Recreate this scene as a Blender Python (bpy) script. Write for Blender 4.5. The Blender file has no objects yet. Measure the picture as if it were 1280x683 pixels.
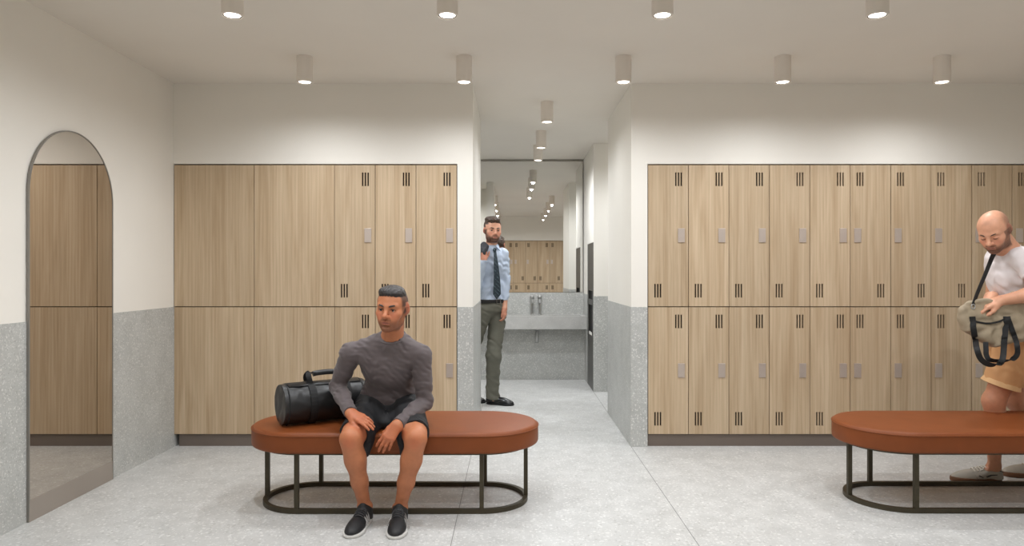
import bpy, math, random
import numpy as np
from mathutils import Vector, Matrix

random.seed(7)
RNG = np.random.RandomState(11)
SC = bpy.context.scene
COL = SC.collection

# ---------------------------------------------------------------- camera model
FPX = 872.0
CX, CY = 640.0, 341.5
EYE = 1.30


def at(px, py, d):
    """a point at depth d that the camera sees at photo pixel (px, py)"""
    return np.array(((px - CX) * d / FPX, d, EYE - (py - CY) * d / FPX))


# ---------------------------------------------------------------- objects
def tag(o, label=None, cat=None, group=None, kind=None):
    if label: o['label'] = label
    if cat: o['category'] = cat
    if group: o['group'] = group
    if kind: o['kind'] = kind
    return o


def empty(name, loc=(0, 0, 0), rz=0.0, label=None, cat=None, group=None):
    o = bpy.data.objects.new(name, None)
    COL.objects.link(o)
    o.location = loc
    o.rotation_euler = (0, 0, rz)
    o.empty_display_size = 0.05
    return tag(o, label, cat, group)


def link(name, me, mat=None, parent=None, loc=None):
    o = bpy.data.objects.new(name, me)
    COL.objects.link(o)
    if mat is not None:
        for m in (mat if isinstance(mat, (list, tuple)) else [mat]):
            me.materials.append(m)
    if parent is not None:
        o.parent = parent
    if loc is not None:
        o.location = loc
    return o


AT_WORLD = set()


def world_child(name, me, mat, parent):
    """child whose mesh is given in world coordinates"""
    o = link(name, me, mat, parent)
    if parent.name not in AT_WORLD:
        M = Matrix.Translation(parent.location) @ parent.rotation_euler.to_matrix().to_4x4()
        o.matrix_parent_inverse = M.inverted()
    AT_WORLD.add(o.name)
    return o


def copy_tree(o, parent=None):
    c = o.copy()
    COL.objects.link(c)
    if parent is not None:
        c.parent = parent
    for ch in [x for x in o.children]:
        copy_tree(ch, c)
    return c


class MB:
    """collects verts and faces for one mesh"""

    def __init__(s):
        s.v, s.f, s.mi, s.sm = [], [], [], []

    def add(s, vs, fs, mi=0, smooth=False):
        b = len(s.v)
        s.v += [tuple(map(float, p)) for p in vs]
        for f in fs:
            s.f.append(tuple(b + i for i in f))
            s.mi.append(mi)
            s.sm.append(smooth)

    def box(s, lo, hi, mi=0):
        x0, y0, z0 = lo
        x1, y1, z1 = hi
        s.add([(x0, y0, z0), (x1, y0, z0), (x1, y1, z0), (x0, y1, z0),
               (x0, y0, z1), (x1, y0, z1), (x1, y1, z1), (x0, y1, z1)],
              [(3, 2, 1, 0), (4, 5, 6, 7), (0, 1, 5, 4), (1, 2, 6, 5), (2, 3, 7, 6), (3, 0, 4, 7)], mi)

    def tube(s, pts, r, n=12, closed=False, mi=0, caps=True, smooth=True, sq=None):
        """tube of radius r (number or list) along pts; sq=(w,h): flat rectangular bar"""
        P = [np.array(p, float) for p in pts]
        N = len(P)
        T = []
        for i in range(N):
            if closed:
                t = P[(i + 1) % N] - P[i - 1]
            else:
                t = P[min(i + 1, N - 1)] - P[max(i - 1, 0)]
            T.append(t / (np.linalg.norm(t) + 1e-12))
        up = np.array((0, 0, 1.0))
        if abs(T[0] @ up) > .9 and not sq:
            up = np.array((0, 1.0, 0))
        a = np.cross(up, T[0]); a /= np.linalg.norm(a) + 1e-12
        rings = []
        for i in range(N):
            a = a - T[i] * (a @ T[i]); a /= np.linalg.norm(a) + 1e-12
            b = np.cross(T[i], a)
            if sq:
                w, h = sq
                rings.append([P[i] + a * w / 2 * sx + b * h / 2 * sy for sx, sy in ((-1, -1), (1, -1), (1, 1), (-1, 1))])
            else:
                rr = r[i] if isinstance(r, (list, tuple, np.ndarray)) else r
                rings.append([P[i] + rr * (a * math.cos(q) + b * math.sin(q)) for q in [2 * math.pi * k / n for k in range(n)]])
        m = len(rings[0])
        vs = [p for rg in rings for p in rg]
        fs = []
        for i in range(N if closed else N - 1):
            j = (i + 1) % N
            for k in range(m):
                k2 = (k + 1) % m
                fs.append((i * m + k, i * m + k2, j * m + k2, j * m + k))
        s.add(vs, fs, mi, smooth and not sq)
        if caps and not closed:
            s.add(rings[0], [tuple(range(m - 1, -1, -1))], mi)
            s.add(rings[-1], [tuple(range(m))], mi)

    def lathe(s, prof, n=32, c=(0, 0, 0), mi=0, smooth=True):
        """profile of (r, z) turned round the vertical axis"""
        vs, fs = [], []
        for r, z in prof:
            for k in range(n):
                a = 2 * math.pi * k / n
                vs.append((c[0] + r * math.cos(a), c[1] + r * math.sin(a), c[2] + z))
        for i in range(len(prof) - 1):
            for k in range(n):
                k2 = (k + 1) % n
                fs.append((i * n + k, i * n + k2, (i + 1) * n + k2, (i + 1) * n + k))
        s.add(vs, fs, mi, smooth)

    def mesh(s, name, weld=False):
        me = bpy.data.meshes.new(name)
        me.from_pydata(s.v, [], s.f)
        me.polygons.foreach_set('material_index', s.mi)
        me.polygons.foreach_set('use_smooth', s.sm)
        me.update()
        if weld:
            import bmesh
            bm = bmesh.new(); bm.from_mesh(me)
            bmesh.ops.remove_doubles(bm, verts=bm.verts, dist=1e-5)
            bmesh.ops.recalc_face_normals(bm, faces=bm.faces)
            bm.to_mesh(me); bm.free()
        return me

    def build(s, name, mat, parent=None, loc=None, bevel=0.0, seg=2, weld=True):
        o = link(name, s.mesh(name, weld), mat, parent, loc)
        if bevel:
            md = o.modifiers.new('bevel', 'BEVEL')
            md.width = bevel; md.segments = seg; md.limit_method = 'ANGLE'
            md.harden_normals = False
        return o


def boxes(name, mat, spans, parent=None, bevel=0.0):
    m = MB()
    for lo, hi in spans:
        m.box(lo, hi)
    return m.build(name, mat, parent, bevel=bevel, weld=False)


# ---------------------------------------------------------------- materials
def srgb(r, g, b):
    f = lambda c: (c / 255 / 12.92) if c / 255 <= .04045 else ((c / 255 + .055) / 1.055) ** 2.4
    return (f(r), f(g), f(b), 1)


class NT:
    def __init__(s, name):
        s.m = bpy.data.materials.new(name)
        s.m.use_nodes = True
        s.t = s.m.node_tree
        s.t.nodes.clear()
        s.out = s.n('ShaderNodeOutputMaterial')
        s.b = s.n('ShaderNodeBsdfPrincipled')
        s.l(s.b.outputs[0], s.out.inputs[0])

    def n(s, typ, **kw):
        x = s.t.nodes.new(typ)
        for k, v in kw.items():
            if k in x.inputs:
                x.inputs[k].default_value = v
            else:
                setattr(x, k, v)
        return x

    def l(s, a, b):
        s.t.links.new(a, b)

    def set(s, **kw):
        for k, v in kw.items():
            s.b.inputs[k.replace('_', ' ')].default_value = v
        return s

    def coords(s, scale=(1, 1, 1), rand=0.0, kind='Object', rot=(0, 0, 0)):
        tc = s.n('ShaderNodeTexCoord')
        mp = s.n('ShaderNodeMapping')
        mp.inputs['Scale'].default_value = scale
        mp.inputs['Rotation'].default_value = rot
        src = tc.outputs[kind]
        if rand:
            oi = s.n('ShaderNodeObjectInfo')
            ml = s.n('ShaderNodeMath', operation='MULTIPLY')
            ml.inputs[1].default_value = rand
            s.l(oi.outputs['Random'], ml.inputs[0])
            va = s.n('ShaderNodeVectorMath', operation='ADD')
            s.l(src, va.inputs[0]); s.l(ml.outputs[0], va.inputs[1])
            src = va.outputs[0]
        s.l(src, mp.inputs[0])
        return mp.outputs[0]

    def ramp(s, fac, stops):
        r = s.n('ShaderNodeValToRGB')
        e = r.color_ramp.elements
        while len(e) < len(stops): e.new(.5)
        for q, (p, c) in zip(e, stops):
            q.position = p; q.color = c if len(c) == 4 else (*c, 1)
        s.l(fac, r.inputs[0])
        return r.outputs[0]

    def mix(s, fac, a, b, mode='MIX'):
        m = s.n('ShaderNodeMix', data_type='RGBA', blend_type=mode)
        for sock, v in ((m.inputs[0], fac), (m.inputs[6], a), (m.inputs[7], b)):
            if hasattr(v, 'links'): s.l(v, sock)
            else: sock.default_value = v
        return m.outputs[2]

    def bump(s, h, strength=.3, dist=.002):
        b = s.n('ShaderNodeBump')
        b.inputs['Strength'].default_value = strength
        b.inputs['Distance'].default_value = dist
        s.l(h, b.inputs['Height']); s.l(b.outputs[0], s.b.inputs['Normal'])


def m_plain(name, c, rough=.6, metal=0.0, noise=0.0, nscale=30, bump=0.0, bscale=200, spec=.5, bdist=.001):
    t = NT(name)
    t.set(Base_Color=srgb(*c), Roughness=rough, Metallic=metal)
    t.b.inputs['Specular IOR Level'].default_value = spec
    if noise:
        nz = t.n('ShaderNodeTexNoise'); nz.inputs['Scale'].default_value = nscale; nz.inputs['Detail'].default_value = 5
        t.l(t.coords(), nz.inputs[0])
        lo = tuple(max(0, x * (1 - noise)) for x in srgb(*c)[:3]); hi = tuple(min(1, x * (1 + noise)) for x in srgb(*c)[:3])
        t.l(t.ramp(nz.outputs[0], [(.3, lo), (.7, hi)]), t.b.inputs['Base Color'])
    if bump:
        nb = t.n('ShaderNodeTexNoise'); nb.inputs['Scale'].default_value = bscale; nb.inputs['Detail'].default_value = 3
        t.l(t.coords(), nb.inputs[0])
        t.bump(nb.outputs[0], bump, bdist)
    return t.m


def m_wood(name, light, dark, tint=0.0):
    t = NT(name)
    t.set(Roughness=.5); t.b.inputs['Specular IOR Level'].default_value = .35
    v1 = t.coords((9, 9, .55), rand=37)
    n1 = t.n('ShaderNodeTexNoise'); n1.inputs['Scale'].default_value = 1.6; n1.inputs['Detail'].default_value = 4
    n1.inputs['Distortion'].default_value = .9
    t.l(v1, n1.inputs[0])
    v2 = t.coords((120, 120, 2.2), rand=53)
    n2 = t.n('ShaderNodeTexNoise'); n2.inputs['Scale'].default_value = 1.3; n2.inputs['Detail'].default_value = 3
    t.l(v2, n2.inputs[0])
    v3 = t.coords((22, 22, .8), rand=19)
    w = t.n('ShaderNodeTexWave', wave_type='BANDS', bands_direction='X'); w.inputs['Scale'].default_value = .55
    w.inputs['Distortion'].default_value = 7; w.inputs['Detail'].default_value = 2; w.inputs['Detail Scale'].default_value = .6
    t.l(v3, w.inputs[0])
    mid = tuple((a + b) / 2 for a, b in zip(srgb(*light)[:3], srgb(*dark)[:3]))
    c1 = t.ramp(n1.outputs[0], [(.3, srgb(*dark)), (.5, mid), (.7, srgb(*light))])
    c2 = t.ramp(n2.outputs[0], [(.32, (.90, .89, .87)), (.6, (1.02, 1.02, 1.02))])
    c3 = t.ramp(w.outputs[0], [(.0, (.93, .92, .9)), (.55, (1.02, 1.02, 1.02))])
    c = t.mix(1.0, c1, c2, 'MULTIPLY')
    c = t.mix(.8, c, c3, 'MULTIPLY')
    oi = t.n('ShaderNodeObjectInfo')
    c4 = t.ramp(oi.outputs['Random'], [(0, (.95, .95, .95)), (1, (1.04, 1.035, 1.03))])
    c = t.mix(1.0, c, c4, 'MULTIPLY')
    t.l(c, t.b.inputs['Base Color'])
    t.bump(n2.outputs[0], .12, .0006)
    return t.m


def m_terrazzo(name, base, dark, chips, scale=55, density=.35, rough=.45, contrast=1.0, joints=None):
    """chips of different tone set in a grey ground"""
    t = NT(name)
    t.set(Roughness=rough); t.b.inputs['Specular IOR Level'].default_value = .4
    co = t.coords((1, 1, 1))
    wz = t.n('ShaderNodeTexNoise'); wz.inputs['Scale'].default_value = scale * .8; wz.inputs['Detail'].default_value = 2
    t.l(co, wz.inputs[0])
    wa = t.n('ShaderNodeVectorMath', operation='MULTIPLY_ADD')
    wa.inputs[1].default_value = (.018,) * 3
    t.l(wz.outputs['Color'], wa.inputs[0]); t.l(co, wa.inputs[2])
    col = None
    g = t.n('ShaderNodeTexNoise'); g.inputs['Scale'].default_value = 7; g.inputs['Detail'].default_value = 6
    t.l(co, g.inputs[0])
    col = t.ramp(g.outputs[0], [(.3, srgb(*dark)), (.7, srgb(*base))])
    for i, (cc, sc, th) in enumerate(chips):
        vo = t.n('ShaderNodeTexVoronoi', feature='F1'); vo.inputs['Scale'].default_value = sc
        of = t.n('ShaderNodeVectorMath', operation='ADD'); of.inputs[1].default_value = (i * 3.1, i * 1.7, i * 2.3)
        t.l(wa.outputs[0], of.inputs[0]); t.l(of.outputs[0], vo.inputs[0])
        sep = t.n('ShaderNodeSeparateColor'); t.l(vo.outputs['Color'], sep.inputs[0])
        pick = t.n('ShaderNodeMath', operation='LESS_THAN'); pick.inputs[1].default_value = th
        t.l(sep.outputs[0], pick.inputs[0])
        near = t.n('ShaderNodeMapRange'); near.inputs['From Min'].default_value = .5; near.inputs['From Max'].default_value = .32
        t.l(vo.outputs['Distance'], near.inputs[0])
        mu = t.n('ShaderNodeMath', operation='MULTIPLY'); t.l(pick.outputs[0], mu.inputs[0]); t.l(near.outputs[0], mu.inputs[1])
        m2 = t.n('ShaderNodeMath', operation='MULTIPLY'); t.l(mu.outputs[0], m2.inputs[0]); t.l(sep.outputs[1], m2.inputs[1])
        m3 = t.n('ShaderNodeMath', operation='MULTIPLY'); m3.inputs[1].default_value = 1.3 * contrast; m3.use_clamp = True
        t.l(m2.outputs[0], m3.inputs[0])
        col = t.mix(m3.outputs[0], col, srgb(*cc))
    t.l(col, t.b.inputs['Base Color'])
    return t.m


def m_paint(name, c, rough=.75):
    t = NT(name)
    t.set(Roughness=rough); t.b.inputs['Specular IOR Level'].default_value = .25
    g = t.n('ShaderNodeTexNoise'); g.inputs['Scale'].default_value = 1.3; g.inputs['Detail'].default_value = 4
    t.l(t.coords(), g.inputs[0])
    b = srgb(*c)
    t.l(t.ramp(g.outputs[0], [(.3, tuple(x * .975 for x in b[:3])), (.7, tuple(min(1, x * 1.02) for x in b[:3]))]), t.b.inputs['Base Color'])
    nb = t.n('ShaderNodeTexNoise'); nb.inputs['Scale'].default_value = 320
    t.l(t.coords(), nb.inputs[0]); t.bump(nb.outputs[0], .05, .0005)
    return t.m


def m_glow(name, c, s):
    t = NT(name)
    e = t.n('ShaderNodeEmission'); e.inputs[0].default_value = srgb(*c); e.inputs[1].default_value = s
    t.l(e.outputs[0], t.out.inputs[0])
    return t.m


def m_mirror(name, c, rough=.0):
    t = NT(name)
    g = t.n('ShaderNodeBsdfGlossy'); g.inputs[0].default_value = srgb(*c); g.inputs[1].default_value = rough
    t.l(g.outputs[0], t.out.inputs[0])
    return t.m


def m_vcol(name, rough=.5, spec=.4, bump=.2, bscale=120, bdist=.001, stretch=(1, 1, 1), sss=0.0, sheen=0.0, var=.0, vscale=25):
    """base colour from the mesh's own 'Col' attribute (the colours of the thing itself)"""
    t = NT(name)
    t.set(Roughness=rough); t.b.inputs['Specular IOR Level'].default_value = spec
    a = t.n('ShaderNodeAttribute'); a.attribute_name = 'Col'
    c = a.outputs['Color']
    if var:
        nz = t.n('ShaderNodeTexNoise'); nz.inputs['Scale'].default_value = vscale; nz.inputs['Detail'].default_value = 5
        t.l(t.coords(stretch), nz.inputs[0])
        c = t.mix(1.0, c, t.ramp(nz.outputs[0], [(.3, (1 - var,) * 3), (.7, (1 + var,) * 3)]), 'MULTIPLY')
    t.l(c, t.b.inputs['Base Color'])
    if sss:
        t.b.inputs['Subsurface Weight'].default_value = sss
        t.b.inputs['Subsurface Radius'].default_value = (.012, .004, .002)
        t.b.inputs['Subsurface Scale'].default_value = 1.0
    if sheen:
        t.b.inputs['Sheen Weight'].default_value = sheen
    if bump:
        nb = t.n('ShaderNodeTexNoise'); nb.inputs['Scale'].default_value = bscale; nb.inputs['Detail'].default_value = 4
        t.l(t.coords(stretch), nb.inputs[0]); t.bump(nb.outputs[0], bump, bdist)
    return t.m


# ---------------------------------------------------------------- smooth solid modelling on a grid
BG = .06


def unit(v):
    v = np.array(v, float)
    return v / (np.linalg.norm(v) + 1e-12)


class Fr:
    """a local frame: origin, forward (y) and up (z); flip mirrors local x"""

    def __init__(s, o, y, z=(0, 0, 1), scale=1.0, flip=1):
        s.o = np.array(o, float)
        y = unit(y); z = np.array(z, float); z = unit(z - y * (z @ y))
        s.R = np.stack([np.cross(y, z), y, z], 1)
        s.s = scale; s.flip = flip

    def p(s, q):
        q = np.array(q, float) * np.array((s.flip, 1, 1))
        return s.o + s.s * (s.R @ q)

    def d(s, q):
        return s.R @ (np.array(q, float) * np.array((s.flip, 1, 1)))

    def loc(s, P):
        q = (np.asarray(P) - s.o) @ s.R / s.s
        q[:, 0] *= s.flip
        return q


class Field:
    def __init__(s, lo, hi, h):
        s.lo = np.array(lo, float); s.h = h
        n = np.ceil((np.array(hi, float) - s.lo) / h).astype(int) + 1
        s.n = n
        s.v = np.full(n, BG, np.float32)
        s.ax = [(s.lo[i] + h * np.arange(n[i])).astype(np.float32) for i in range(3)]

    def blk(s, lo, hi):
        i0 = np.clip(np.floor((np.array(lo) - s.lo) / s.h).astype(int), 0, s.n)
        i1 = np.clip(np.ceil((np.array(hi) - s.lo) / s.h).astype(int) + 1, 0, s.n)
        sl = tuple(slice(a, b) for a, b in zip(i0, i1))
        X = s.ax[0][sl[0]][:, None, None]; Y = s.ax[1][sl[1]][None, :, None]; Z = s.ax[2][sl[2]][None, None, :]
        return sl, X, Y, Z

    def put(s, sl, d, k, op):
        v = s.v[sl]
        if v.size == 0: return
        d = d.astype(np.float32)
        if op == 'u':
            if k > 0:
                hh = np.maximum(k - np.abs(v - d), 0) / k
                r = np.minimum(v, d) - hh * hh * k * .25
            else:
                r = np.minimum(v, d)
        else:
            dd = -d if op == 's' else d
            if k > 0:
                hh = np.maximum(k - np.abs(v - dd), 0) / k
                r = np.maximum(v, dd) + hh * hh * k * .25
            else:
                r = np.maximum(v, dd)
        s.v[sl] = r

    def cap(s, a, b, ra, rb=None, k=.02, op='u', fa=False, fb=False, fr=None):
        """tapered limb; fa / fb cut the ends flat"""
        rb = ra if rb is None else rb
        if fr is not None:
            a, b, ra, rb = fr.p(a), fr.p(b), ra * fr.s, rb * fr.s
        a = np.array(a, float); b = np.array(b, float)
        mg = max(ra, rb) + BG
        sl, X, Y, Z = s.blk(np.minimum(a, b) - mg, np.maximum(a, b) + mg)
        ba = b - a; L2 = ba @ ba + 1e-12
        px, py, pz = X - a[0], Y - a[1], Z - a[2]
        tt = (px * ba[0] + py * ba[1] + pz * ba[2]) / L2
        t = np.clip(tt, 0, 1)
        d = np.sqrt((px - t * ba[0]) ** 2 + (py - t * ba[1]) ** 2 + (pz - t * ba[2]) ** 2) - (ra + (rb - ra) * t)
        L = math.sqrt(L2)
        if fb: d = np.maximum(d, (tt - 1) * L)
        if fa: d = np.maximum(d, -tt * L)
        s.put(sl, d, k, op)

    def chain(s, pts, rs, k=.02, fr=None, op='u'):
        for i in range(len(pts) - 1):
            s.cap(pts[i], pts[i + 1], rs[i], rs[i + 1], k, op, fr=fr)

    def ell(s, c, r, y=(0, 1, 0), z=(0, 0, 1), k=.02, op='u', fr=None):
        """ellipsoid with radii r along (x, y, z) of the frame y / z"""
        f = Fr((0, 0, 0), y, z)
        R = f.R; r = np.array(r, float)
        if fr is not None:
            c = fr.p(c); R = fr.R @ np.diag((fr.flip, 1, 1)) @ R; r = r * fr.s
        c = np.array(c, float)
        mg = r.max() + BG
        sl, X, Y, Z = s.blk(c - mg, c + mg)
        px, py, pz = X - c[0], Y - c[1], Z - c[2]
        q = [px * R[0, i] + py * R[1, i] + pz * R[2, i] for i in range(3)]
        k0 = np.sqrt(sum((q[i] / r[i]) ** 2 for i in range(3)))
        k1 = np.sqrt(sum((q[i] / r[i] ** 2) ** 2 for i in range(3))) + 1e-9
        s.put(sl, k0 * (k0 - 1) / k1, k, op)

    def rbox(s, c, hsz, rad=.01, y=(0, 1, 0), z=(0, 0, 1), k=.0, op='u', fr=None):
        f = Fr((0, 0, 0), y, z)
        R = f.R; hs = np.array(hsz, float)
        if fr is not None:
            c = fr.p(c); R = fr.R @ np.diag((fr.flip, 1, 1)) @ R; hs = hs * fr.s; rad = rad * fr.s
        c = np.array(c, float)
        mg = np.linalg.norm(hs) + BG
        sl, X, Y, Z = s.blk(c - mg, c + mg)
        px, py, pz = X - c[0], Y - c[1], Z - c[2]
        q = [np.abs(px * R[0, i] + py * R[1, i] + pz * R[2, i]) - hs[i] + rad for i in range(3)]
        d = np.sqrt(sum(np.maximum(x, 0) ** 2 for x in q)) + np.minimum(np.maximum(np.maximum(q[0], q[1]), q[2]), 0) - rad
        s.put(sl, d, k, op)

    def half(s, p, n, k=.0, lo=None, hi=None, fr=None):
        """keep only the side the normal n points away from (within lo..hi)"""
        if fr is not None: p, n = fr.p(p), fr.d(n)
        p = np.array(p, float); n = unit(n)
        sl, X, Y, Z = s.blk(s.lo if lo is None else lo, (s.lo + s.h * s.n) if hi is None else hi)
        s.put(sl, (X - p[0]) * n[0] + (Y - p[1]) * n[1] + (Z - p[2]) * n[2], k, 'i')

    def folds(s, amp, waves, band=.02, seed=1):
        """cloth folds: sums of warped sine waves; waves = [(direction, wavelength, weight)]"""
        idx = np.argwhere(np.abs(s.v) < band)
        if len(idx) == 0: return
        P = s.lo + s.h * idx
        rg = np.random.RandomState(seed)
        tot = np.zeros(len(P))
        warp = sum(np.sin(P @ unit(rg.randn(3)) * 2 * math.pi / w + rg.rand() * 6) for w in (.31, .17, .11))
        for dr, wl, wt in waves:
            mod = .5 + .5 * np.sin(P @ unit(rg.randn(3)) * 2 * math.pi / (wl * 3.1) + rg.rand() * 6 + warp * .5)
            tot += wt * mod * np.sin(P @ unit(dr) * 2 * math.pi / wl + 1.1 * warp + rg.rand() * 6)
        s.v[tuple(idx.T)] += (amp * tot).astype(np.float32)

    def mesh(s, name, color=None, relax=1):
        v = s.v
        ins = v < 0
        n = s.n
        c = np.zeros(n - 1, np.uint8)
        for dx in (0, 1):
            for dy in (0, 1):
                for dz in (0, 1):
                    c += ins[dx:n[0] - 1 + dx, dy:n[1] - 1 + dy, dz:n[2] - 1 + dz]
        act = (c > 0) & (c < 8)
        ijk = np.argwhere(act)
        idx = np.full(n - 1, -1, np.int32)
        idx[act] = np.arange(len(ijk))
        acc = np.zeros((len(ijk), 3)); cnt = np.zeros(len(ijk))
        cor = {}
        for q in range(8):
            o = np.array((q & 1, q >> 1 & 1, q >> 2 & 1))
            w = ijk + o
            cor[q] = v[w[:, 0], w[:, 1], w[:, 2]].astype(np.float64)
        for q in range(8):
            for ax in range(3):
                if q >> ax & 1: continue
                q2 = q | 1 << ax
                a, b = cor[q], cor[q2]
                m = (a < 0) != (b < 0)
                t = a[m] / (a[m] - b[m])
                o = np.array((q & 1, q >> 1 & 1, q >> 2 & 1), float)
                pt = np.repeat(o[None], m.sum(), 0); pt[:, ax] = t
                acc[m] += pt; cnt[m] += 1
        P = s.lo + s.h * (ijk + acc / cnt[:, None])
        quads = []
        for ax in range(3):
            b1, b2 = [(1, 2), (2, 0), (0, 1)][ax]
            sl0 = [slice(None)] * 3; sl1 = [slice(None)] * 3
            sl0[ax] = slice(0, -1); sl1[ax] = slice(1, None)
            A = ins[tuple(sl0)]; B = ins[tuple(sl1)]
            e = np.argwhere(A != B)
            e = e[(e[:, b1] > 0) & (e[:, b2] > 0) & (e[:, b1] < n[b1] - 1) & (e[:, b2] < n[b2] - 1)]
            s1 = A[e[:, 0], e[:, 1], e[:, 2]]
            def cell(o1, o2):
                w = e.copy(); w[:, b1] -= o1; w[:, b2] -= o2
                return idx[w[:, 0], w[:, 1], w[:, 2]]
            Q = np.stack([cell(1, 1), cell(0, 1), cell(0, 0), cell(1, 0)], 1)
            Q[~s1] = Q[~s1][:, ::-1]
            quads.append(Q)
        Q = np.concatenate(quads)
        Q = Q[(Q >= 0).all(1)]
        for _ in range(relax):
            S = np.zeros_like(P); C = np.zeros(len(P))
            for a, b in ((0, 1), (1, 2), (2, 3), (3, 0)):
                for i in range(3):
                    S[:, i] += np.bincount(Q[:, a], P[Q[:, b], i], len(P)) + np.bincount(Q[:, b], P[Q[:, a], i], len(P))
                C += np.bincount(Q[:, a], minlength=len(P)) + np.bincount(Q[:, b], minlength=len(P))
            P = P * .5 + .5 * S / np.maximum(C, 1)[:, None]
        me = bpy.data.meshes.new(name)
        me.vertices.add(len(P)); me.vertices.foreach_set('co', P.astype(np.float32).ravel())
        me.loops.add(len(Q) * 4); me.loops.foreach_set('vertex_index', Q.astype(np.int32).ravel())
        me.polygons.add(len(Q))
        me.polygons.foreach_set('loop_start', np.arange(0, len(Q) * 4, 4, dtype=np.int32))
        me.polygons.foreach_set('use_smooth', np.ones(len(Q), bool))
        me.update(calc_edges=True)
        if color is not None:
            cl = np.ones((len(P), 4), np.float32); cl[:, :3] = color(P)
            at_ = me.color_attributes.new('Col', 'FLOAT_COLOR', 'POINT')
            at_.data.foreach_set('color', cl.ravel())
        return me
# ================================================================ materials of the place
WOOD = m_wood('oak_veneer', (204, 183, 155), (182, 158, 128))
EDGE = m_plain('dark_oak_edge', (84, 68, 52), .7)
SLOT_SHADE = m_plain('vent_shade', (38, 28, 18), .8)
STEEL = m_plain('brushed_nickel', (196, 183, 173), .45, .55, bump=.05, bscale=400)
PLINTH = m_plain('taupe_metal', (124, 113, 105), .5, .3, noise=.04, nscale=3)
PAINT = m_paint('cream_paint', (235, 231, 223))
CEILP = m_paint('ceiling_paint', (227, 221, 212), .85)
FLOORM = m_terrazzo('terrazzo_floor', (199, 199, 197), (184, 184, 182),
                    [((226, 226, 224), 48, .4), ((160, 160, 156), 62, .22), ((232, 231, 228), 100, .35)], rough=.45, contrast=.55)
CLAD = m_terrazzo('terrazzo_cladding', (186, 187, 184), (174, 175, 172),
                  [((222, 221, 217), 72, .45), ((156, 157, 154), 86, .25), ((226, 225, 221), 125, .4)], rough=.42, contrast=.62)
STONE = m_terrazzo('sink_stone', (192, 191, 188), (180, 179, 176), [((208, 207, 203), 80, .35), ((172, 171, 168), 95, .2)], rough=.4, contrast=.45)
MIRR = m_mirror('mirror_glass', (232, 232, 230))
MIRR_T = m_mirror('tinted_mirror_glass', (205, 198, 190))
FRAME = m_plain('mirror_frame_metal', (142, 138, 132), .45, .4)
KICK = m_plain('kick_plate_metal', (158, 149, 140), .5, .2, noise=.03, nscale=3)
LEATHER = m_plain('tan_leather', (126, 66, 30), .46, noise=.06, nscale=9, bump=.10, bscale=260, spec=.28)
BRONZE = m_plain('bronze_metal', (74, 68, 54), .5, .55, noise=.06, nscale=14)
LAMPM = m_plain('lamp_taupe', (228, 220, 211), .65)
LENS = m_glow('lamp_lens', (255, 246, 232), 7.0)
RING = m_plain('lamp_ring', (95, 84, 74), .4, .6)
CHROME = m_plain('satin_chrome', (186, 186, 184), .35, .7)
GREYM = m_plain('dispenser_grey', (92, 90, 86), .4, .7)
DARK = m_plain('dark_opening', (22, 21, 20), .8)
JOINT = m_plain('joint_filler', (128, 128, 126), .7)
PAPER = m_plain('white_paper', (226, 224, 218), .9)

D = 5.215                       # depth of the locker front
S = D / FPX
XL, XR = -2.530, 4.372
ZC = 2.7175
ZW = 1.046                      # top of the terrazzo cladding
FIN, BLK, SEC = -.292, .891, .893
YB1, YB2, YM = 6.475, 7.63, 8.68
LX0, LX1 = XL, (571 - CX) * S
RX0 = (810 - CX) * S
PIT = 50.56 * S
ZTOP = 1.3 + 135.5 * S
ZMID = 1.3 - 42.3 * S
ZBOT = 1.3 - 202 * S

# ================================================================ setting
fl = boxes('floor', FLOORM, [((XL - .1, -.7, -.1), (XR + .1, 8.85, 0))]); tag(fl, kind='structure')
ce = boxes('ceiling', CEILP, [((XL - .1, -.7, ZC), (XR + .1, 8.85, ZC + .1))]); tag(ce, kind='structure')
for i, x in enumerate((FIN, BLK)):
    t = boxes('trim_%d' % (i + 1), JOINT, [((x - .0018, -.6, -.002), (x + .0018, 8.5, .0006))]); tag(t, kind='structure')
w = boxes('wall_left', PAINT, [((XL - .1, -.7, ZW), (XL, 8.85, ZC))]); tag(w, kind='structure')
w = boxes('wall_left_cladding', CLAD, [((XL - .1, -.7, 0), (XL + .004, 8.85, ZW))]); tag(w, kind='structure')
w = boxes('wall_right', PAINT, [((XR, -.7, ZW), (XR + .1, 8.85, ZC))]); tag(w, kind='structure')
w = boxes('wall_right_cladding', CLAD, [((XR - .004, -.7, 0), (XR + .1, 8.85, ZW))]); tag(w, kind='structure')
w = boxes('wall_front', PAINT, [((XL, -.7, 0), (XR, -.62, ZC)), ((XL, -.62, ZTOP + .006), (XR, -.15, ZC))]); tag(w, kind='structure')
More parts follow.
